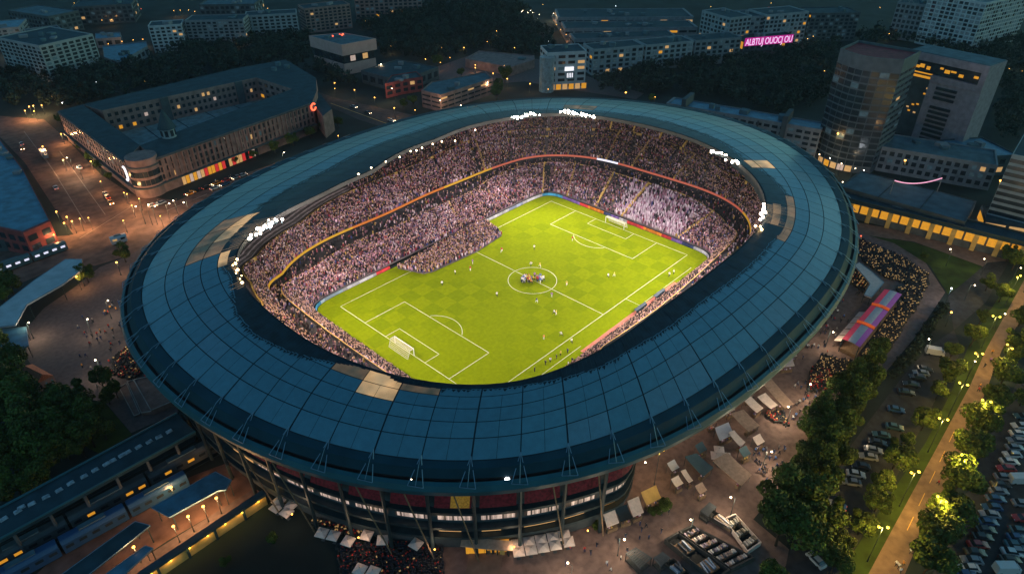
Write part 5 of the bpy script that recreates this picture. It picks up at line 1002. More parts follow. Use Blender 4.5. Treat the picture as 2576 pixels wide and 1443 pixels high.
# ---- sunken trays, slatted pergolas
def tray(label, px, h, wall, goods, name='stall_tray', cat='stall', rows=3, gcol=None, dens=1.0):
    fp = [np.array(p) for p in F(px, h)]; c = np.mean(np.array(fp), 0); t = thing(name, label, cat, (*c, 0)); O_ = tuple(t.location); n = len(fp); ins = [c + (p - c) * .93 for p in fp]; mb = MB()
    for i in range(n): j = (i + 1) % n; mb.add([(*fp[i], 0), (*fp[j], 0), (*fp[j], h), (*fp[i], h), (*ins[j], h), (*ins[i], h), (*ins[j], .3), (*ins[i], .3)], [(0, 1, 2, 3), (3, 2, 4, 5), (5, 4, 6, 7)])
    mb.build('rim', wall, t, O_); mb = MB(); mb.prism([tuple(p) for p in ins], .1, .3); fl = mb.build('floor', 'black', t, O_)
    for r in range(rows):
        v = (r + .5) / rows; a_, b_ = ins[0] * (1 - v) + ins[3] * v, ins[1] * (1 - v) + ins[2] * v; d_ = b_ - a_; L = np.linalg.norm(d_); wv = np.linalg.norm(ins[3] - ins[0]) / rows * .5; an = math.atan2(d_[1], d_[0]); mb = MB(); mb.box((*((a_ + b_) / 2), .302), (L * .94, wv, .6), an); mb.build('bench', 'wood', fl, O_); mb = MB(); k = 0
        while k * .55 < L * .9:
            if random.random() < dens:
                p = a_ + d_ * (.05 + k * .55 / L); mb.box((*p, .903), (.34, wv * .85, random.uniform(.2, .7)), an + random.uniform(-.3, .3), 0, np.array(random.choice(gcol or PAL)) * random.uniform(.6, 1.2))
            k += 1
        if mb.v: mb.build('goods', 'goods', fl, O_)
    return t
GC = [(.75, .68, .64), (.6, .55, .55), (.1, .1, .12), (.5, .35, .3), (.3, .25, .35)]; GBL = [(.3, .38, .5), (.5, .55, .65), (.08, .1, .14)]
tray('largest dark rectangular tray full of goods, in the middle of the group', [(1707, 1334), (1742, 1318), (1900, 1400), (1840, 1430)], 1.5, 'timber_dark', True, rows=6, gcol=GC); lm('the largest dark goods tray', *G(1790, 1370, 0)[:2])
tray('black near half of the largest tray with only a blue crate in it', [(1672, 1354), (1704, 1336), (1838, 1432), (1800, 1458)], 1.6, 'timber_dark', True, rows=2, gcol=GBL, dens=.35)
tray('upper tray with pale goods and a tan frame at its right end', [(1822, 1302), (1850, 1290), (1916, 1362), (1882, 1386)], 1.3, 'canvas', True, rows=3, gcol=[(.78, .7, .62), (.7, .6, .5), (.3, .25, .2)])
tray('long narrow dark tray topped with white bundles, farthest of the group', [(1764, 1286), (1782, 1274), (1884, 1332), (1868, 1346)], 1.2, 'timber_dark', True, rows=1, gcol=[(.8, .76, .7), (.6, .6, .66), (.7, .55, .4)])
def pergola(label, px, z=2.6, n=7):
    fp = [np.array(p) for p in F(px, z)]; c = np.mean(np.array(fp), 0); t = thing('pergola', label, 'pergola', (*c, 0)); O_ = tuple(t.location); mb = MB()
    for p in fp: mb = MB(); mb.tube((*(p + (c - p) * .05), 0), (*(p + (c - p) * .05), z), .1, 5); mb.build('post', 'timber_dark', t, O_)
    mb = MB()
    for i, j in ((0, 3), (1, 2)): mb.tube((*fp[i], z + .1), (*fp[j], z + .1), .14, 4)
    for k in range(n): f = (k + .5) / n; a_, b_ = fp[0] * (1 - f) + fp[3] * f, fp[1] * (1 - f) + fp[2] * f; mb.tube((*a_, z + .25), (*b_, z + .25), .16, 4)
    mb.build('slats', 'concrete_dark', t, O_); mb = MB(); mb.prism([tuple(c + (p - c) * .9) for p in fp], .05, .5); mb.build('deck', 'timber_dark', t, O_)
pergola('dark slatted pergola at the bottom, leftmost of the three', [(1574, 1391), (1598, 1377), (1640, 1404), (1612, 1430)], n=9); pergola('dark slatted pergola with blue bundles behind it, middle of the three', [(1644, 1403), (1666, 1388), (1686, 1404), (1664, 1424)])
pergola('dark slatted pergola at the head of the narrow tray, farthest of the three', [(1762, 1284), (1784, 1264), (1802, 1276), (1782, 1298)]); tray('low tray of blue bundles against the bottom edge', [(1672, 1412), (1694, 1402), (1740, 1440), (1716, 1458)], 1, 'timber_dark', True, rows=1, gcol=GBL)
lm('the leftmost slatted pergola', *G(1605, 1400, 0)[:2])
# ---- terrace seats: far too many small tables to count
def tables(name, label, polys, n, lit, red=0.0):
    mb = MB(); w = [abs(sum(p[i][0] * p[(i + 1) % len(p)][1] - p[(i + 1) % len(p)][0] * p[i][1] for i in range(len(p)))) for p in polys]
    for p, a in zip(polys, w):
        q = np.array(F(p, .0)); m = int(n * a / sum(w)); e_ = (q[1] - q[0]) / np.linalg.norm(q[1] - q[0]); f_ = np.array([-e_[1], e_[0]]); U, Vv = q @ e_, q @ f_; st = math.sqrt((U.max() - U.min()) * (Vv.max() - Vv.min()) / (m * 2.0)); gu, gv = np.meshgrid(np.arange(U.min(), U.max(), st * .75), np.arange(Vv.min(), Vv.max(), st * 1.33)); gu = gu.ravel() + RNG.normal(0, .12, gu.size); gv = gv.ravel() + np.sin(gu * .15) * .8 + RNG.normal(0, .1, gv.size); X = gu[:, None] * e_ + gv[:, None] * f_; X = X[inpoly(X[:, 0], X[:, 1], [tuple(v) for v in q]) & (RNG.random(len(X)) < .85)]
        for x, y in X:
            mb.box((x, y, .02), (.8, .6, .72), .6, 0, None, 1.0)
            r = random.random()
            if r < lit: mb.box((x, y, .743), (.42, .26, .16), random.uniform(0, 3), 1)
            elif r < lit + red: mb.box((x, y, .743), (.3, .3, .3), random.uniform(0, 3), 3)
            else: mb.box((x + .5, y + .2, .1), (.4, .4, 1.05), random.uniform(0, 3), 2, None, .7)
    return tag(mb.build(name, ['timber_dark', 'lantern_gold', 'cloth_dark', 'cloth_red']), label, 'seating', kind='stuff')
mat('lantern_gold', (.5, .35, .15), .6, .5, 3, emit=(1, .55, .2), es=.24)
TP = [[(2162, 602), (2250, 636), (2335, 692), (2300, 720), (2226, 700), (2160, 650)], [(2250, 720), (2334, 700), (2338, 712), (2296, 790), (2262, 745)], [(2262, 760), (2300, 775), (2238, 880), (2198, 920), (2165, 895)], [(2068, 895), (2152, 916), (2118, 962), (2030, 960)]]
tables('terrace_seating', 'dense fan of small lantern-lit terrace tables round the striped stage', TP, 1500, .38)
tables('terrace_seating', 'block of orange-lit seats between the tan pavilion roof and the stadium', [[(2124, 700), (2150, 674), (2186, 702), (2172, 738)]], 110, .45, .2)
tables('terrace_seating', 'dark terrace seats with red specks below the entrance', [[(846, 1372), (1040, 1368), (1110, 1385), (1115, 1460), (860, 1460)]], 420, .03, .22)
tables('terrace_seating', 'orange-lit tables under the stadium wall left of the entrance', [[(780, 1310), (960, 1335), (1000, 1355), (860, 1345)]], 90, .3, .15)
tables('terrace_seating', 'red-lit drinkers and tables among the market stalls', [[(1915, 1030), (1965, 1035), (1985, 1070), (1945, 1065)], [(2040, 925), (2100, 935), (2090, 985), (2030, 985)]], 150, .12, .45)
tables('terrace_seating', 'orange-lit tables on the left plaza beside the tan stone terrace', [[(285, 900), (340, 862), (376, 935), (330, 955), (280, 945)]], 150, .22, .3)
# ================================================================ trees
def crown_arrays(n, rx, rz_, leaf, seed, lobes=13, tint=(.07, .115, .02)):
    g = np.random.default_rng(seed); L = g.normal(0, 1, (lobes, 3)); L /= np.linalg.norm(L, axis=1)[:, None]; L *= g.uniform(.35, .8, (lobes, 1)); L[:, 2] *= .8; lr = g.uniform(.2, .48, lobes); ls = g.uniform(.55, 1.35, lobes)
    k = g.integers(0, lobes, n); d = g.normal(0, 1, (n, 3)); d /= np.linalg.norm(d, axis=1)[:, None]; P = L[k] + d * (lr[k] * g.uniform(.55, 1.05, n) ** .5)[:, None]
    nrm = d + g.normal(0, .55, (n, 3)); nrm /= np.linalg.norm(nrm, axis=1)[:, None]; a = np.cross(nrm, g.normal(0, 1, (n, 3))); a /= np.linalg.norm(a, axis=1)[:, None]; b = np.cross(nrm, a); s = leaf * g.uniform(.6, 1.3, n)[:, None]
    P = P * np.array([rx, rx, rz_]); V = np.stack([P - a * s - b * s * .7, P + a * s - b * s * .7, P + a * s * .8 + b * s * .7, P - a * s * .8 + b * s * .7], 1)
    c = np.array(tint) * (ls[k] * g.uniform(.6, 1.4, n))[:, None]; c[:, 0] *= g.uniform(.8, 1.35, n)
    return V, c
def crown(name, n, leaf, seed, rx=1, rz_=.9):
    V, c = crown_arrays(n, rx, rz_, leaf, seed); F_ = np.arange(n * 4).reshape(-1, 4); return np_mesh(name, V.reshape(-1, 3), F_, 'leaf', np.repeat(c, 4, 0))
CROWNS = [crown('crown', 3600, .05, 40 + k) for k in range(6)]
tm_ = MB(); tm_.tube((0, 0, 0), (.02, .01, .55), .055, 7, r2=.04)
for k in range(5): an = k * 1.26; tm_.tube((.02, .01, .45 + .04 * k), (.35 * math.cos(an), .35 * math.sin(an), .95), .03, 5, r2=.012)
TRUNK = tm_.mesh('trunk', ['bark'], smooth=True)
TREES = []
def tree(x, y, r, desc, grp, h=1.0, trunk=.6, name='tree'):
    t = thing(name, None, 'tree', (x, y, 0), random.uniform(0, 6), grp); k = link('trunk', TRUNK, t, sc=(r, r, r * trunk * 1.9)); cr = link('crown', random.choice(CROWNS), t, (0, 0, r * (trunk + .75 * h)), random.uniform(0, 6), (r, r, r * h)); t['d'] = desc; TREES.append(t); return t
def tpx(x, y, r, desc, grp, z=None, **k): p = G(x, y, r * .9 if z is None else z); return tree(p[0], p[1], r, desc, grp, **k)
GR = 'round path trees'; GL = 'trees on the grass left of the lit path'
for x, y, r in ((2572, 800, 3.0), (2560, 862, 3.6), (2528, 945, 4.2), (2545, 900, 3), (2505, 1000, 3.4), (2472, 1062, 4.6), (2445, 1140, 4.2), (2415, 1205, 5.0), (2385, 1283, 4.6), (2350, 1352, 4.6), (2335, 1420, 4.0), (2575, 1000, 2.6)): tpx(x, y, r * 1.15, 'round green path tree', GR)
for x, y, r in ((2395, 890, 2.8), (2388, 940, 4.2), (2362, 985, 3), (2328, 1058, 3.6), (2284, 1110, 2.4), (2258, 1150, 4.2), (2225, 1225, 3.2), (2210, 1262, 3.4), (2168, 1320, 3.4), (2115, 1378, 3.2), (2098, 1420, 3.4), (2522, 740, 3.4), (2450, 850, 3.4), (2486, 715, 3), (2555, 658, 4), (2470, 800, 2.6)): tpx(x, y, r, 'green grass-strip tree', GL)
GH = 'tall dark trees between the plaza and the parked cars'
for x, y, r in ((2190, 915, 4.6), (2150, 950, 5.2), (2110, 985, 5.4), (2160, 1000, 5), (2075, 1035, 5.4), (2125, 1060, 5.4), (2045, 1095, 5), (2090, 1120, 5.6), (2030, 1160, 5), (2075, 1190, 5.4), (2110, 1165, 4.4), (2020, 1225, 4.6), (2100, 1090, 5), (2060, 1140, 5), (2140, 1025, 5), (2178, 962, 5), (2052, 1066, 4.6), (2008, 1190, 4.4), (2212, 890, 4)): tpx(x, y, r * .82, 'tall dark belt tree', GH, h=1.25)
for x, y, r, l in ((1970, 1260, 6.4, 0), (2035, 1270, 6.0, 0), (1965, 1330, 6.0, 0), (2030, 1340, 5.6, 0), (1990, 1215, 4.6, 0), (2080, 1300, 4.6, 0), (1945, 1455, 3.4, 0)): tpx(x, y, r, 'big bright green tree', 'big trees at the bottom of the dark belt', h=1.05)
GB = 'trees in the dark wood at the lower left'
for x, y, r in ((30, 905, 4.5), (15, 955, 6), (60, 990, 5.5), (20, 1030, 6), (85, 1045, 6), (130, 1010, 5), (180, 1010, 5.4), (215, 1045, 5.2), (45, 1095, 6.4), (110, 1105, 6), (165, 1080, 5.4), (225, 1095, 4.4), (30, 1165, 6.4), (100, 1165, 5), (160, 1125, 4.4), (205, 1125, 3.6), (40, 1225, 5), (95, 1215, 4), (260, 1085, 3.2), (0, 860, 4), (0, 700, 4.5), (25, 720, 4), (8, 745, 3.5)): tpx(x, y, r, 'bushy tree in the wood', GB)
GK = 'trees beside the courtyard block'
for x, y, r in ((690, 372, 3), (735, 352, 3.4), (780, 335, 3), (815, 318, 2.6), (640, 392, 2.4), (590, 405, 2), (250, 420, 2.6), (225, 395, 2.6), (200, 370, 2.6), (180, 340, 2.6), (275, 445, 2.2), (150, 300, 3), (850, 310, 3)): tpx(x, y, r, 'small dark street tree', GK)
for x, y, r in ((310, 640, 3.6), (215, 690, 3.6), (255, 960, 3.4), (290, 985, 2.6), (270, 1000, 2.4)): tpx(x, y, r, 'dark bushy plaza tree', 'trees on the left plaza')
for x, y, r in ((1040, 255, 3.4), (1015, 262, 2.8), (1270, 190, 5.2), (1255, 215, 4.0), (1250, 235, 4.5), (1100, 155, 4), (895, 165, 4), (1160, 185, 3), (1640, 250, 3), (2540, 640, 3.4)): tpx(x, y, r, 'dark lone tree', 'lone trees above the stadium')
for x, y, r in ((685, 1350, 1.6), (565, 1410, 1.4), (1670, 1270, 1.8), (1660, 1280, 1.4), (1500, 1320, 1.2), (1640, 1285, 1.2), (2325, 640, 1.6)): tpx(x, y, r, 'small green bush in the open', 'small bushes in the open', name='bush', trunk=.2)
# far woods as one mass of leaves
def woodland(name, label, polys, n, r0=3.2, r1=5.6, leaf=.105, per=110):
    VV, CC = [], []; w = np.array([abs(sum(p[i][0] * p[(i + 1) % len(p)][1] - p[(i + 1) % len(p)][0] * p[i][1] for i in range(len(p)))) for p in [F(q, 4) for q in polys]])
    base = [crown_arrays(per, 1, .95, leaf, 90 + k, 6, (.02, .042, .034)) for k in range(8)]
    for q, a in zip(polys, w / w.sum()):
        P = np.array(F(q, 4)); m = int(n * a); lo, hi = P.min(0), P.max(0); X = np.stack([RNG.uniform(lo[0], hi[0], m * 4), RNG.uniform(lo[1], hi[1], m * 4)], 1); X = X[inpoly(X[:, 0], X[:, 1], [tuple(v) for v in P])][:m]
        for x, y in X:
            V, c = base[random.randrange(8)]; r = random.uniform(r0, r1); an = random.uniform(0, 6.3); co, si = math.cos(an), math.sin(an); U = V * r
            VV.append(np.stack([U[..., 0] * co - U[..., 1] * si + x, U[..., 0] * si + U[..., 1] * co + y, U[..., 2] + r * 1.15], -1)); CC.append(c * random.uniform(.6, 1.25))
    V = np.concatenate(VV); c = np.concatenate(CC); me = np_mesh(name, V.reshape(-1, 3), np.arange(len(V) * 4).reshape(-1, 4), 'leaf', np.repeat(c, 4, 0)); return tag(link(name, me), label, 'wood', kind='stuff')
woodland('woodland', 'dark far wood filling the park and gaps between the city blocks', [[(60, 235), (130, 175), (240, 165), (380, 150), (470, 110), (780, 75), (770, 130), (860, 185), (900, 205), (850, 215), (760, 165), (700, 150), (590, 165), (200, 258), (130, 270)],
    [(890, 60), (1060, 20), (1300, 40), (1385, 75), (1400, 120), (1340, 132), (1200, 122), (1090, 148), (960, 130), (950, 90)], [(1490, 205), (1620, 160), (1880, 140), (2000, 120), (2110, 100), (2080, 240), (1990, 280), (1760, 228), (1640, 228), (1520, 225)],
    [(2170, 75), (2300, 80), (2460, 90), (2576, 95), (2620, 330), (2510, 345), (2515, 160), (2300, 100), (2130, 100)], [(0, 175), (60, 170), (110, 190), (60, 240), (20, 260), (0, 230)], [(900, 5), (1300, 5), (1340, 30), (1050, 30)]], 2300)
woodland('hedge', 'dark clipped hedge strip between the grass and the curved pavement', [[(2376, 745), (2395, 745), (2330, 850), (2260, 930), (2230, 930), (2300, 850)]], 130, .8, 1.5, .16, 60)
# ================================================================ lamps
LAMPS = []
def lamp_mesh(h, arm, head, m, double=False):
    p = MB(); p.tube((0, 0, 0), (0, 0, h), .09, 6, r2=.06); p.tube((0, 0, 0), (0, 0, .5), .16, 6); q = MB(); gs = []
    for s in ((-1, 1) if double else (1,)):
        if arm: q.tube((0, 0, h - .05), (s * arm, 0, h + .25), .05, 5)
        g = MB(); g.ball((s * arm, 0, h + (.2 if arm else .25)), head, 0, 8, 5, .8); gs.append(g.mesh('lamp_head', [m]))
    return p.mesh('pole', ['steel_dark']), (q.mesh('arm', ['steel_dark']) if arm else None), gs
LM = {}
LAMP_K = .42
def lamp(x, y, kind, power, z=None, desc=None, grp=None, rot=None):
    h, arm, head, m, col, dbl = KINDS[kind]
    if kind not in LM: LM[kind] = lamp_mesh(h, arm, head, m, dbl)
    power = power * LAMP_K; p = G(x, y, h + .2 if z is None else z); t = thing('street_lamp', None, 'street lamp', (p[0], p[1], 0), random.uniform(0, 6.3) if rot is None else rot, grp or GRP[kind]); a, b, c = LM[kind]; link('pole', a, t); 
    if b: link('arm', b, t)
    for c_ in c: link('lamp_head', c_, t)
    if power:
        key = ('L', kind, power)
        if key not in LM: ld = bpy.data.lights.new('bulb', 'POINT'); ld.energy = power; ld.color = col; ld.shadow_soft_size = .5; LM[key] = ld
        lo = bpy.data.objects.new('bulb', LM[key]); COL.objects.link(lo); lo.parent = t; lo.location = (arm if not dbl else 0, 0, h - head - .6)
    t['d'] = desc or DSC[kind]; LAMPS.append(t); return t
KINDS = dict(globe=(5, 0, .32, 'lamp_amber', (1, .52, .2), False), small=(5, 0, .22, 'lamp_amber', (1, .52, .2), False), white=(6, 1, .22, 'lamp_warm', (1, .78, .5), False), road=(8, 1.4, .26, 'lamp_warm', (1, .62, .32), False), mast=(17, .4, .42, 'lamp_amber', (1, .55, .2), False), path=(11, .9, .3, 'lamp_yellow', (1, .62, .12), True), red=(4, 0, .3, 'lamp_red', (1, .2, .1), False), cool=(6, 0, .26, 'lamp_white', (.85, .92, 1), False))
GRP = dict(globe='amber globe lamps', small='small amber lamps', white='warm white lamps', road='road lamps', mast='tall lamp masts', path='path lamps', red='red lamps', cool='cold white lamps')
DSC = dict(globe='amber globe lamp', small='small amber lamp', white='warm white lamp', road='bright road lamp', mast='tall amber-tipped mast lamp', path='twin-headed yellow path lamp', red='red signal lamp', cool='cold white lamp')
D2 = lambda x, y: (754.7 + .3487 * x, .3487 * y)
for x, y in ((655, 335), (1022, 345), (1183, 345), (1212, 188), (1548, 345), (1265, 470), (1393, 530), (1495, 570), (905, 428), (1660, 605), (2158, 720), (1265, 490)): lamp(*D2(x, y), 'globe', 1500)
for x, y in ((783, 345), (830, 315), (1260, 108), (1472, 38), (1418, 225), (1418, 255), (1350, 303), (1082, 417), (1165, 495), (1473, 475), (908, 378), (1013, 452), (472, 153), (1752, 35), (1790, 645), (830, 795)): lamp(*D2(x, y), 'small', 500)
for x, y in ((680, 640), (1030, 725), (600, 462), (1170, 765), (1337, 595)): lamp(*D2(x, y), 'road', 4200)
for x, y in ((250, 600), (393, 650), (538, 705), (680, 780)): lamp(*D2(x, y), 'globe', 1400, desc='slim amber roadside globe lamp')
for x, y in ((2350, 670),): lamp(*D2(x, y), 'mast', 1200)
lamp(*D2(1822, 97), 'white', 6000, desc='very bright road-head lamp')
for x, y in ((1560, 100), (1590, 85), (1615, 80), (1640, 90), (1660, 75), (1680, 95), (1720, 108)): lamp(*D2(x, y), 'white', 600, desc='warm white cluster lamp')
for x, y in ((1850, 180), (1880, 215), (1920, 250), (1960, 258)): lamp(*D2(x, y), 'small', 1600, desc='small amber roadside lamp')
D1 = lambda x, y: (.3487 * x, .3487 * y)
for x, y in ((255, 548), (375, 697), (290, 705), (1710, 302), (1330, 270), (805, 143), (735, 147), (620, 117), (98, 447), (165, 150), (2415, 640), (2440, 980)): lamp(*D1(x, y), 'small', 900)
for x, y in ((1300, 75), (1253, 78), (1405, 85), (1725, 60), (1590, 20), (1030, 285), (960, 290), (880, 300), (780, 318), (850, 120)): lamp(*D1(x, y), 'small', 1800, desc='small amber street lamp')
for x, y in ((210, 770), (245, 803), (440, 967), (307, 1057), (455, 1155), (655, 1165), (240, 765), (300, 760), (180, 800)): lamp(*D1(x, y), 'globe', 6500, desc='amber globe road lamp')
for x, y in ((565, 1200), (500, 1135), (2035, 1105), (60, 330), (150, 345)): lamp(*D1(x, y), 'white', 5000, desc='warm white road lamp')
D0 = lambda x, y: (.2179 * x, 251.6 + .2179 * y)
for x, y in ((240, 1240), (1910, 1205), (2015, 1175), (2145, 1165), (1610, 1215), (1690, 1225), (1750, 1220)): lamp(*D0(x, y), 'road', 5500, desc='bright junction lamp')
for x, y in ((1605, 1140), (1430, 1070), (1465, 1085), (1850, 1340), (1160, 940), (1020, 1360), (920, 1370), (1520, 1218)): lamp(*D0(x, y), 'small', 3200, desc='small amber junction lamp')
for x, y in ((650, 1290), (770, 1350), (830, 1400), (740, 1420)): lamp(*D0(x, y), 'globe', 3000, desc='amber tram-stop globe lamp')
for x, y in ((90, 592), (135, 590), (55, 595), (310, 555)): lamp(x, y, 'small', 4000, desc='small amber tram-stop lamp')
D3 = lambda x, y: (1635 + .3704 * x, .3704 * y)
for x, y in ((1275, 905), (1740, 1090), (2385, 1225)): lamp(*D3(x, y), 'mast', 1600)
for x, y in ((1130, 870), (1093, 942)): lamp(*D3(x, y), 'globe', 1600)
for x, y in ((1185, 440), (1185, 483), (1070, 265), (1340, 143), (2440, 467), (2530, 483), (1725, 205), (1625, 230), (1215, 205), (1070, 312), (1800, 590), (35, 660), (72, 715)): lamp(*D3(x, y), 'small', 500)
for x, y in ((1300, 1240), (1160, 1045), (1230, 1080), (1300, 1105), (1380, 1140), (1450, 1150)): lamp(*D3(x, y), 'white', 700, desc='warm white tower-foot lamp')
for x, y in ((1535, 1235), (2010, 1360)): lamp(*D3(x, y), 'cool', 2600, desc='cold white station lamp')
D8 = lambda x, y: (1884.2 + .3487 * x, 440.2 + .3487 * y)
lamp(*D8(808, 440), 'red', 120)
for x, y in ((1465, 545), (1722, 610), (1605, 785), (1320, 1178)): lamp(*D8(x, y), 'white', 900, desc='warm white lawn lamp')
lamp(*D8(1460, 818), 'cool', 1500, desc='cold white lawn-corner lamp'); lamp(*D8(1460, 990), 'globe', 700)
for x, y in ((1820, 993), (1637, 1330), (1940, 670)): lamp(*D8(x, y), 'white', 300, desc='dim white grass-strip lamp')
DP = lambda x, y: (2072.9 + .39 * x, 880.5 + .39 * y)
for x, y, p in ((2334, 1136, 6500), (2182, 1411, 7500), (2262, 1272, 6500), (2385, 1046, 4600), (2425, 968, 4200), (2470, 872, 5200), (2528, 768, 5200), (2500, 950, 4200), (2440, 1090, 4200), (2380, 1235, 5600), (2325, 1340, 5200), (2575, 735, 4200)): lamp(x, y, 'path', p * 2.2, z=0)
lamp(1990, 1029, 'white', 5200, desc='star-bright white plaza lamp'); lamp(1930, 1133, 'white', 5200, desc='warm white plaza lamp'); lamp(1660, 1134, 'path', 2600, desc='tall yellow twin-headed lamp')
lamp(65, 810, 'white', 3400, desc='bright footbridge-tip lamp'); lamp(192, 696, 'globe', 2600, desc='amber footbridge-head globe lamp'); lamp(293, 660, 'globe', 2600, desc='amber left-plaza globe lamp')
for x, y in ((215, 800), (265, 760), (330, 830), (240, 900)): lamp(x, y, 'white', 2200, desc='slim white lamp added on the left plaza')  # extra lamp posts added to light the left paving
for x, y in ((1745, 1300), (1560, 1350), (1440, 1420), (1850, 1250), (2090, 830), (2040, 960)): lamp(x, y, 'white', 3600, desc='slim white lamp added on the right plaza')  # extra lamp posts added to spread warm light over the right paving
for x, y in ((544, 1252), (511, 1273), (473, 1298), (436, 1323), (336, 1375), (430, 1225)): lamp(x, y, 'globe', 3200, desc='amber platform lantern')
for k in range(46):
    x, y = random.choice([(random.uniform(0, 900), random.uniform(4, 60)), (random.uniform(1390, 2160), random.uniform(6, 100)), (random.uniform(1700, 2400), random.uniform(2, 60)), (random.uniform(0, 380), random.uniform(100, 260)), (random.uniform(900, 1400), random.uniform(5, 110))]); lamp(x, y, random.choice(['small', 'small', 'small', 'red', 'cool']), 0, grp='far city lamps', desc=None)
LM_CNT = len(LAMPS)
# small lamps under the coping that wash the long wall, under the viaduct eaves, on the rim
def bulb(parent, p, power, col, r=.3):
    ld = bpy.data.lights.new('bulb', 'POINT'); ld.energy = power; ld.color = col; ld.shadow_soft_size = r; lo = bpy.data.objects.new('bulb', ld); COL.objects.link(lo); lo.parent = parent; lo.location = Vector(p) - Vector(parent.location)
def wall_lamp(par, p, m, power, col, r=.2):
    mb = MB(); mb.ball(p, r, 0, 8, 5); mb.build('wall_lamp', m, par, tuple(par.location))
    if power: bulb(par, p, power, col)
wl = [o for o in SC.objects if o.name == 'retaining_wall'][0]; a, b, d, q, L = WALL
for k in range(7): p = a + d * L * (k + .5) / 7 + q * .05; wall_lamp(wl, (*p, 3.1), 'lamp_yellow', 260, (1, .6, .12))
for x, y, m, c_ in ((1036, 1201, 'lamp_warm', (1, .7, .5)), (1276, 1205, 'lamp_white', (.9, 1, .8))): p = G(x, y, 27.6); wall_lamp(stad, tuple(p), m, 500, c_, .5)
for t_ in (196, 204, 212, 220, 228): p = pt(rad(rF, t_) + 4.5, t_, 5.2); wall_lamp(stad, p, 'lamp_amber', 500, (1, .66, .4), .18)  # lamps added in front of the facade to warm the plaza
for t_ in (238, 244, 250, 256, 262, 268, 276, 284): p = pt(rad(rF, t_) + 6, t_, 6.0); wall_lamp(stad, p, 'lamp_warm', 800, (1, .68, .45), .2)  # more lamps added under the overhang to light the stall side
by_landmark(LAMPS, lambda o: o['d'])
by_landmark(TREES, lambda o: o['d'])
for o in LAMPS + TREES: del o['d']
# festoon banner between two masts on the station roof
p0, p1 = G(2250, 454, 15), G(2370, 448, 15); t = thing('light_banner', 'pink lit streamer hung between two thin masts over the flat station roof', 'banner', tuple(np.append((p0 + p1)[:2] / 2, 0))); mb = MB()
for k in range(10):
    f0, f1 = k / 10, (k + 1) / 10; A_, B_ = p0 + (p1 - p0) * f0, p0 + (p1 - p0) * f1; A_[2] -= 7 * f0 * (1 - f0); B_[2] -= 7 * f1 * (1 - f1); mb.tube(A_, B_, .22, 5)
mat('streamer', (.7, .3, .4), .5, .2, 1, emit=(1, .42, .6), es=1.0); mb.build('streamer', 'streamer', t, tuple(t.location))
for p in (p0, p1): mb = MB(); mb.tube((p[0], p[1], 0), (p[0], p[1], 15.2), .14, 6); mb.build('mast', 'concrete', t, tuple(t.location))
# ================================================================ cars
def make_car(c):
    t = thing('car', None, 'car'); mb = MB(); prof = [(-2.1, .35), (2.1, .35), (2.15, .7), (1.2, .95), (-1.9, 1.0), (-2.1, .8)]; V = [(x, -.86, z) for x, z in prof] + [(x, .86, z) for x, z in prof]
    mb.add(V, [tuple(range(5, -1, -1)), tuple(range(6, 12))] + [(i, (i + 1) % 6, 6 + (i + 1) % 6, 6 + i) for i in range(6)][::1]); mb.build('body', 'car_' + c, t)
    mb = MB(); pr = [(-1.55, .98), (1.05, .94), (.45, 1.44), (-1.1, 1.46)]; V = [(x, -.78 if z < 1.2 else -.6, z) for x, z in pr] + [(x, .78 if z < 1.2 else .6, z) for x, z in pr]; mb.add(V, [(3, 2, 1, 0), (4, 5, 6, 7), (0, 1, 5, 4), (1, 2, 6, 5), (2, 3, 7, 6), (3, 0, 4, 7)]); cb = mb.build('cabin', 'glass_car', t)
    mb = MB(); mb.box((-.32, 0, 1.448), (1.4, 1.16, .05)); mb.build('roof', 'car_' + c, cb)
    for x in (-1.3, 1.32):
        for y in (-.8, .8): mb = MB(); mb.tube((x, y - .1, .32), (x, y + .1, .32), .32, 9); mb.build('wheel', 'tyre', t)
    for y in (-.6, .6): mb = MB(); mb.box((2.13, y, .55), (.08, .36, .16)); mb.build('headlight', 'white_paint', t); mb = MB(); mb.box((-2.1, y, .62), (.08, .34, .14)); mb.build('tail_light', 'car_red', t)
    return t
PROTO = {}
def car(x, y, c, rz, label=None, grp=None, z=0.0, lights=False):
    if c not in PROTO: o = PROTO[c] = make_car(c)
    else: o = copy_tree(PROTO[c])
    p = G(x, y, z + .7); o.location = (p[0], p[1], z + .012); o.rotation_euler = (0, 0, rz); o['label'] = label or ''; o['group'] = grp or ''
    if lights:
        for ch in o.children:
            if ch.name.startswith('headlight'): me = ch.data.copy(); me.materials[0] = M['lamp_warm']; ch.data = me
            if ch.name.startswith('tail_light'): me = ch.data.copy(); me.materials[0] = M['lamp_red']; ch.data = me
    return o
def van(x, y, label, rz):
    t = thing('van', label, 'van', (*G(x, y, 1)[:2], .012), rz); mb = MB(); mb.box((-.4, 0, .4), (4.2, 1.95, 1.9), 0, 0, None, .94); mb.build('body', 'car_white', t); mb = MB(); mb.box((2.05, 0, .4), (.9, 1.85, 1.15), 0, 0, None, .85); mb.build('cab', 'car_white', t); mb = MB(); mb.box((1.72, 0, 1.45), (.28, 1.6, .6)); mb.build('windscreen', 'glass_car', t)
    for x_ in (-1.5, 1.7):
        for y_ in (-.9, .9): mb = MB(); mb.tube((x_, y_ - .1, .34), (x_, y_ + .1, .34), .34, 9); mb.build('wheel', 'tyre', t)
AR = math.atan2(RGT[1], RGT[0]); CC_ = ['silver', 'white', 'black', 'blue', 'grey', 'teal', 'red', 'blue', 'grey', 'black', 'black', 'teal', 'grey']
CN = dict(silver='silver', white='white', black='black', blue='dark blue', grey='grey', teal='teal', red='red', orange='orange')
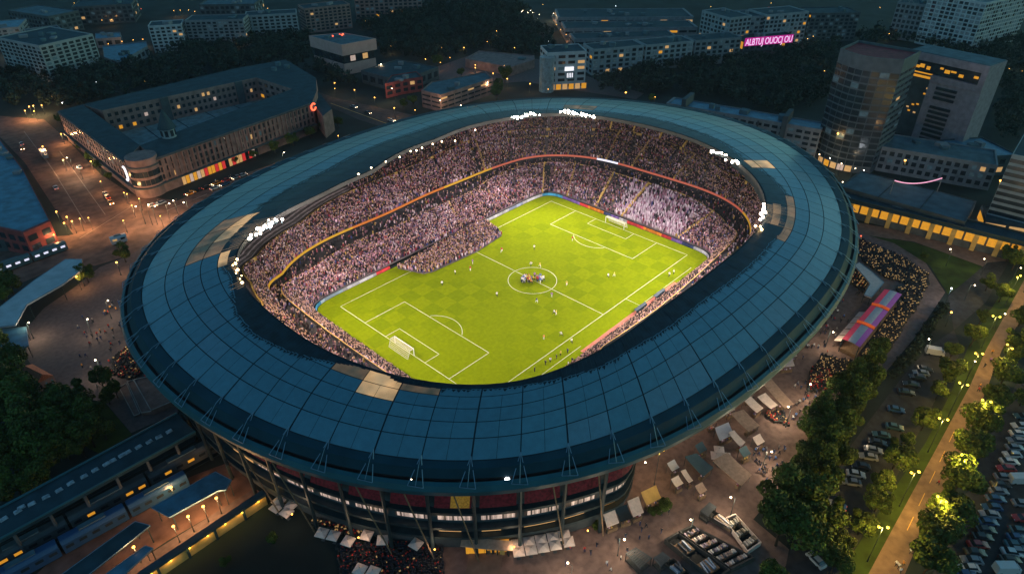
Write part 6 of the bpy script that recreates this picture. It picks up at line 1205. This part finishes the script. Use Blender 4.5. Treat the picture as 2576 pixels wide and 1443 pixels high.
def row(pxs, rz, where, grp, cols=None):
    cnt = {}
    for i, (x, y) in enumerate(pxs):
        c = (cols or CC_)[i % len(cols or CC_)] if cols else random.choice(CC_); car(*DP(x, y), c, rz + random.uniform(-.06, .06) + (math.pi if random.random() < .4 else 0), '%s parked car, %s from top of %s' % (CN[c], NTH[i], where), grp)
row([(1285, 425), (1268, 485), (1255, 535), (1242, 580), (1230, 625), (1216, 670), (1196, 715), (1178, 760), (1160, 815), (1140, 865), (1125, 905), (1106, 955), (1085, 1010), (1070, 1055), (1056, 1105), (1042, 1155), (1020, 1200), (995, 1250), (975, 1300), (955, 1350), (935, 1400), (915, 1440)], AR - .1, 'the row beside the path trees', 'cars parked beyond the path trees')
row([(1280, 985), (1262, 1160), (1246, 1205), (1232, 1250), (1215, 1300), (1200, 1345), (1285, 1080), (1270, 1240), (1255, 1290)], AR - .1, 'the short row at the right edge', 'cars parked at the right edge')
row([(648, 120), (628, 145), (606, 172), (565, 218), (530, 268), (465, 380), (455, 492), (372, 545), (345, 592), (318, 640), (288, 684), (240, 745), (205, 795), (180, 848)], AR - .25, 'the row under the dark tree belt', 'cars parked under the dark tree belt')
car(*DP(80, 995), 'silver', AR + 2.6, 'silver car with its headlights on, leaving the row under the dark tree belt', 'cars leaving', lights=True)
van(*DP(1265, 830), 'white van parked among the cars at the right edge', AR); van(*DP(1180, 1405), 'white van parked at the bottom right corner', AR); van(*DP(715, 8), 'white van alone beside the grass strip at the upper end of the parking', AR - .3)
car(*DP(-50, 1290 + 60), 'white', 1.2, 'white car half under the big bright trees at the bottom', 'cars under trees')
ra = math.atan2(*(G(255, 560, 0) - G(110, 350, 0))[[1, 0]])
for i, (x, y, c, l) in enumerate(((140, 471, 'white', 'white car driving alone down the lit lane of the main road'), (54, 361, 'silver', 'silver car at the top of the main road lane'), (55, 372, 'orange', 'orange car at the top of the main road lane'), (200, 420, 'white', 'white car waiting by the courtyard block'), (265, 486, 'grey', 'grey car by the rounded corner of the courtyard block'), (278, 508, 'orange', 'orange taxi by the rounded corner of the courtyard block'), (270, 494, 'red', 'red car by the rounded corner of the courtyard block'))): car(x, y, c, ra + random.choice((0, math.pi)), l, 'cars on the main road', lights=True)
rc = math.atan2(*(G(620, 440, 0) - G(420, 520, 0))[[1, 0]])
for i, (x, y) in enumerate(((385, 515), (405, 510), (520, 470), (545, 460), (570, 452), (595, 445), (540, 472), (565, 462), (610, 440), (480, 485))): car(x, y, ['white', 'silver', 'black', 'orange', 'red', 'grey', 'white', 'blue', 'silver', 'orange'][i], rc + (math.pi if i % 2 else 0), '%s car on the street before the red-lit shops, %s from the left' % (['white', 'silver', 'black', 'orange', 'red', 'grey', 'white', 'dark blue', 'silver', 'orange'][i], NTH[sorted([385, 405, 520, 545, 570, 595, 540, 565, 610, 480]).index(x)]), 'cars before the red-lit shops', lights=True)
for i, (x, y) in enumerate(((925, 283), (985, 302), (1035, 310), (890, 268))): car(x, y, ['black', 'white', 'grey', 'silver'][i], math.atan2(*(G(1050, 315, 0) - G(840, 255, 0))[[1, 0]]), '%s car on the dark road above the stadium, %s from the left' % (['black', 'white', 'grey', 'silver'][i], ['second', 'third', 'fourth', 'first'][i]), 'cars on the dark road above the stadium', lights=True)
# truck with a covered load at the top of the main road
p = G(112, 390, 1); t = thing('truck', 'tan canvas-topped lorry parked beside the lit lane of the main road', 'lorry', (p[0], p[1], .012), ra); mb = MB(); mb.box((-1, 0, .8), (6, 2.5, 2.6), 0, 0, None, .95); mb.build('load', 'canvas', t); mb = MB(); mb.box((3.2, 0, .5), (1.9, 2.3, 2.0), 0, 0, None, .9); mb.build('cab', 'car_blue', t)
for x_ in (-2.8, 2.9):
    for y_ in (-1.05, 1.05): mb = MB(); mb.tube((x_, y_ - .15, .45), (x_, y_ + .15, .45), .45, 9); mb.build('wheel', 'tyre', t)
# ================================================================ people
def loft(mb, rings, m, n=8):
    V = []
    for (x, y, z, rx, ry) in rings: V += [(x + rx * math.cos(2 * math.pi * i / n), y + ry * math.sin(2 * math.pi * i / n), z) for i in range(n)]
    k = len(rings); F_ = [(j * n + i, j * n + (i + 1) % n, (j + 1) * n + (i + 1) % n, (j + 1) * n + i) for j in range(k - 1) for i in range(n)] + [tuple(range(n - 1, -1, -1)), tuple((k - 1) * n + i for i in range(n))]
    return mb.add(V, F_, m)
def body_mesh(top, legs, pose):
    me = bpy.data.meshes.new('body'); s, a = {'stand': (.03, .12), 'walk': (.28, .3), 'run': (.42, .55)}[pose]
    J = [(0, 0, .95), (0, 0, 1.15), (0, 0, 1.38), (0, 0, 1.5), (.02, 0, 1.62), (.02, 0, 1.74), (s, .1, .5), (s * .8, .11, .06), (s * .8 + .14, .11, .04), (-s * .7, -.1, .5), (-s * 1.3, -.11, .08), (-s * 1.3 + .14, -.11, .05), (0, .21, 1.4), (-a * .6, .26, 1.12), (-a * .2 + .1, .25, .88), (0, -.21, 1.4), (a * .6, -.26, 1.12), (a + .1, -.24, .92)]
    E_ = [(0, 1), (1, 2), (2, 3), (3, 4), (4, 5), (0, 6), (6, 7), (7, 8), (0, 9), (9, 10), (10, 11), (2, 12), (12, 13), (13, 14), (2, 15), (15, 16), (16, 17)]
    rr_ = [.16, .15, .18, .065, .11, .085, .085, .055, .045, .085, .055, .045, .075, .055, .04, .075, .055, .04]
    me.from_pydata(J, E_, []); o = bpy.data.objects.new('body', me); COL.objects.link(o); o.modifiers.new('s', 'SKIN'); sv = me.skin_vertices[0].data
    for i, r in enumerate(rr_): sv[i].radius = (r, r * (1.15 if i in (0, 1, 2) else 1))
    sv[0].use_root = True; o.modifiers.new('d', 'SUBSURF').levels = 1; bpy.context.view_layer.update(); out = bpy.data.meshes.new_from_object(o.evaluated_get(bpy.context.evaluated_depsgraph_get())); bpy.data.objects.remove(o)
    out.materials.clear(); hairm = 'timber_dark'
    for k in ('cloth_' + top, 'cloth_' + legs, 'skin', hairm): out.materials.append(M[k])
    for p in out.polygons:
        z = p.center.z; x = abs(p.center.y); p.material_index = 3 if z > 1.68 else (2 if z > 1.5 or (z < .98 and x > .2 and z > .8) else (0 if z > .92 else 1)); p.use_smooth = True
    return out
PM = {}; PEOPLE = []
def person(loc, top, legs, pose, desc, grp, rz=None, s=1.0):
    k = (top, legs, pose)
    if k not in PM: PM[k] = body_mesh(top, legs, pose)
    o = link('person', PM[k], None, loc, random.uniform(0, 6.3) if rz is None else rz, s); o['category'] = 'person'; o['group'] = grp; o['d'] = desc; PEOPLE.append(o); return o
def zone(px, n, tops, where, grp, pose=('walk', 'walk', 'stand')):
    P = np.array(F(px, .9)); lo, hi = P.min(0), P.max(0); k = 0
    while k < n:
        x, y = RNG.uniform(lo[0], hi[0]), RNG.uniform(lo[1], hi[1])
        if inpoly(np.array([x]), np.array([y]), [tuple(v) for v in P])[0]:
            tp = random.choice(tops); ps = random.choice(pose); person((x, y, 0), tp, random.choice(('dark', 'navy')), ps, 'person in a %s top %s' % (tp, 'walking' if ps == 'walk' else 'standing'), grp); k += 1
TD = ['dark', 'dark', 'dark', 'navy', 'grey', 'red', 'white', 'blue']
zone([(2060, 790), (2140, 720), (2185, 745), (2110, 835), (2080, 900), (2040, 925), (2000, 890)], 44, TD, 'on the plaza', 'people by the striped stage')
zone([(2000, 960), (2050, 950), (2060, 985), (2005, 1090), (1985, 1020)], 24, TD, 'on the plaza', 'people between stalls and trees')
zone([(1890, 1130), (1980, 1110), (1975, 1195), (1910, 1225)], 32, ['dark', 'dark', 'navy', 'grey', 'blue'], 'on the plaza', 'people below the stalls')
zone([(1400, 1385), (1640, 1300), (1700, 1250), (1670, 1330), (1560, 1385), (1440, 1440)], 16, ['dark', 'navy', 'red'], 'on the open paving', 'people on the open paving')
zone([(195, 800), (320, 740), (328, 860), (300, 900), (285, 1000), (200, 960)], 54, ['dark', 'dark', 'navy', 'grey', 'red', 'orange'], 'on the left plaza', 'people on the left plaza')
zone([(285, 870), (335, 830), (370, 930), (400, 1030), (330, 960)], 20, ['red', 'orange', 'dark'], 'on the left plaza', 'people by the terrace block')
zone([(370, 500), (440, 495), (500, 470), (600, 430), (610, 440), (450, 510), (380, 520)], 12, ['dark', 'white', 'red'], 'outside the shops', 'people outside the shops')
zone([(1500, 1380), (1560, 1345), (1600, 1380), (1530, 1440)], 5, ['white', 'dark'], 'beside the pergolas', 'people beside the pergolas')
for x, y, tp in ((1078, 60, 'violet'), (1040, 95, 'dark'), (1088, 8, 'orange'), (970, 335, 'white'), (845, 700, 'dark'), (1010, 225, 'orange'), (1002, 250, 'red'), (560, 1290, 'white'), (590, 1300, 'violet'), (608, 1310, 'red'), (470, 1370, 'white'), (485, 1385, 'white'), (515, 1370, 'orange'), (495, 1415, 'white'), (740, 848, 'red'), (1165, 745, 'red')):
    p = G(*DP(x, y), .9); person((p[0], p[1], .02), tp, 'dark', 'walk', 'person in %s on the lit path' % tp, 'people on the lit path')
zp = .03
for k in range(36):
    a_ = random.uniform(-1, 1); b_ = random.gauss(0, .5); tp = ('white' if abs(a_) > .6 else ['red', 'orange', 'red', 'yellow', 'violet'][k % 5]) if k % 6 else 'blue'; person((1.5 + 3.0 * a_ + b_ * 1.2, -1.4 - 2.8 * a_ + b_ * 1.2, zp), tp, random.choice(('white', 'dark', 'navy')), random.choice(('run', 'stand')), 'player in a %s shirt huddled' % tp, 'players huddled in the centre circle', s=1.25)
for x, y, tp in ((1189, 658, 'violet'), (1183, 675, 'red'), (1145, 685, 'white'), (1112, 712, 'white'), (1344, 622, 'white'), (1262, 628, 'red'), (1336, 664, 'white'), (1358, 666, 'yellow'), (1426, 712, 'yellow'), (1350, 755, 'navy'), (1388, 741, 'violet'), (1394, 785, 'white'), (1399, 786, 'yellow'), (1412, 840, 'white'), (1438, 857, 'white'), (1368, 848, 'orange'), (1530, 693, 'white'), (1545, 690, 'yellow'), (1684, 690, 'white'), (1695, 684, 'white'), (1440, 600, 'red'), (1250, 740, 'white')):
    p = G(x, y, .9); person((p[0], p[1], zp), tp, 'white' if tp != 'white' else 'dark', random.choice(('run', 'stand', 'walk')), 'player in a %s shirt' % tp, 'players on the open grass', s=1.15)
for x, y, tp in ((1372, 912, 'dark'), (1384, 905, 'white'), (1400, 897, 'dark'), (1410, 888, 'yellow'), (1345, 928, 'dark'), (1428, 882, 'navy'), (1440, 905, 'dark'), (1430, 915, 'white'), (1655, 745, 'blue'), (1615, 800, 'dark')):
    p = G(x, y, .9); person((p[0], p[1], zp), tp, 'dark', 'stand', 'person in %s by the touchline' % tp, 'people by the near touchline', s=1.1)
by_landmark(PEOPLE, lambda o: o['d'])
for o in PEOPLE: del o['d']
HAZE = 0.00006
# ================================================================ night air
hz = bpy.data.materials.new('night_air'); hz.use_nodes = True; hn = hz.node_tree; hn.nodes.clear(); ho = hn.nodes.new('ShaderNodeOutputMaterial'); hv = hn.nodes.new('ShaderNodeVolumePrincipled')
hv.inputs['Density'].default_value = HAZE; hv.inputs['Color'].default_value = (.7, .85, .95, 1); hv.inputs['Anisotropy'].default_value = .35; hn.links.new(hv.outputs[0], ho.inputs['Volume']); M['night_air'] = hz
mb = MB(); mb.box((330, 270, -3.0), (1500, 1500, 136.0)); tag(mb.build('haze', 'night_air'), kind='stuff')
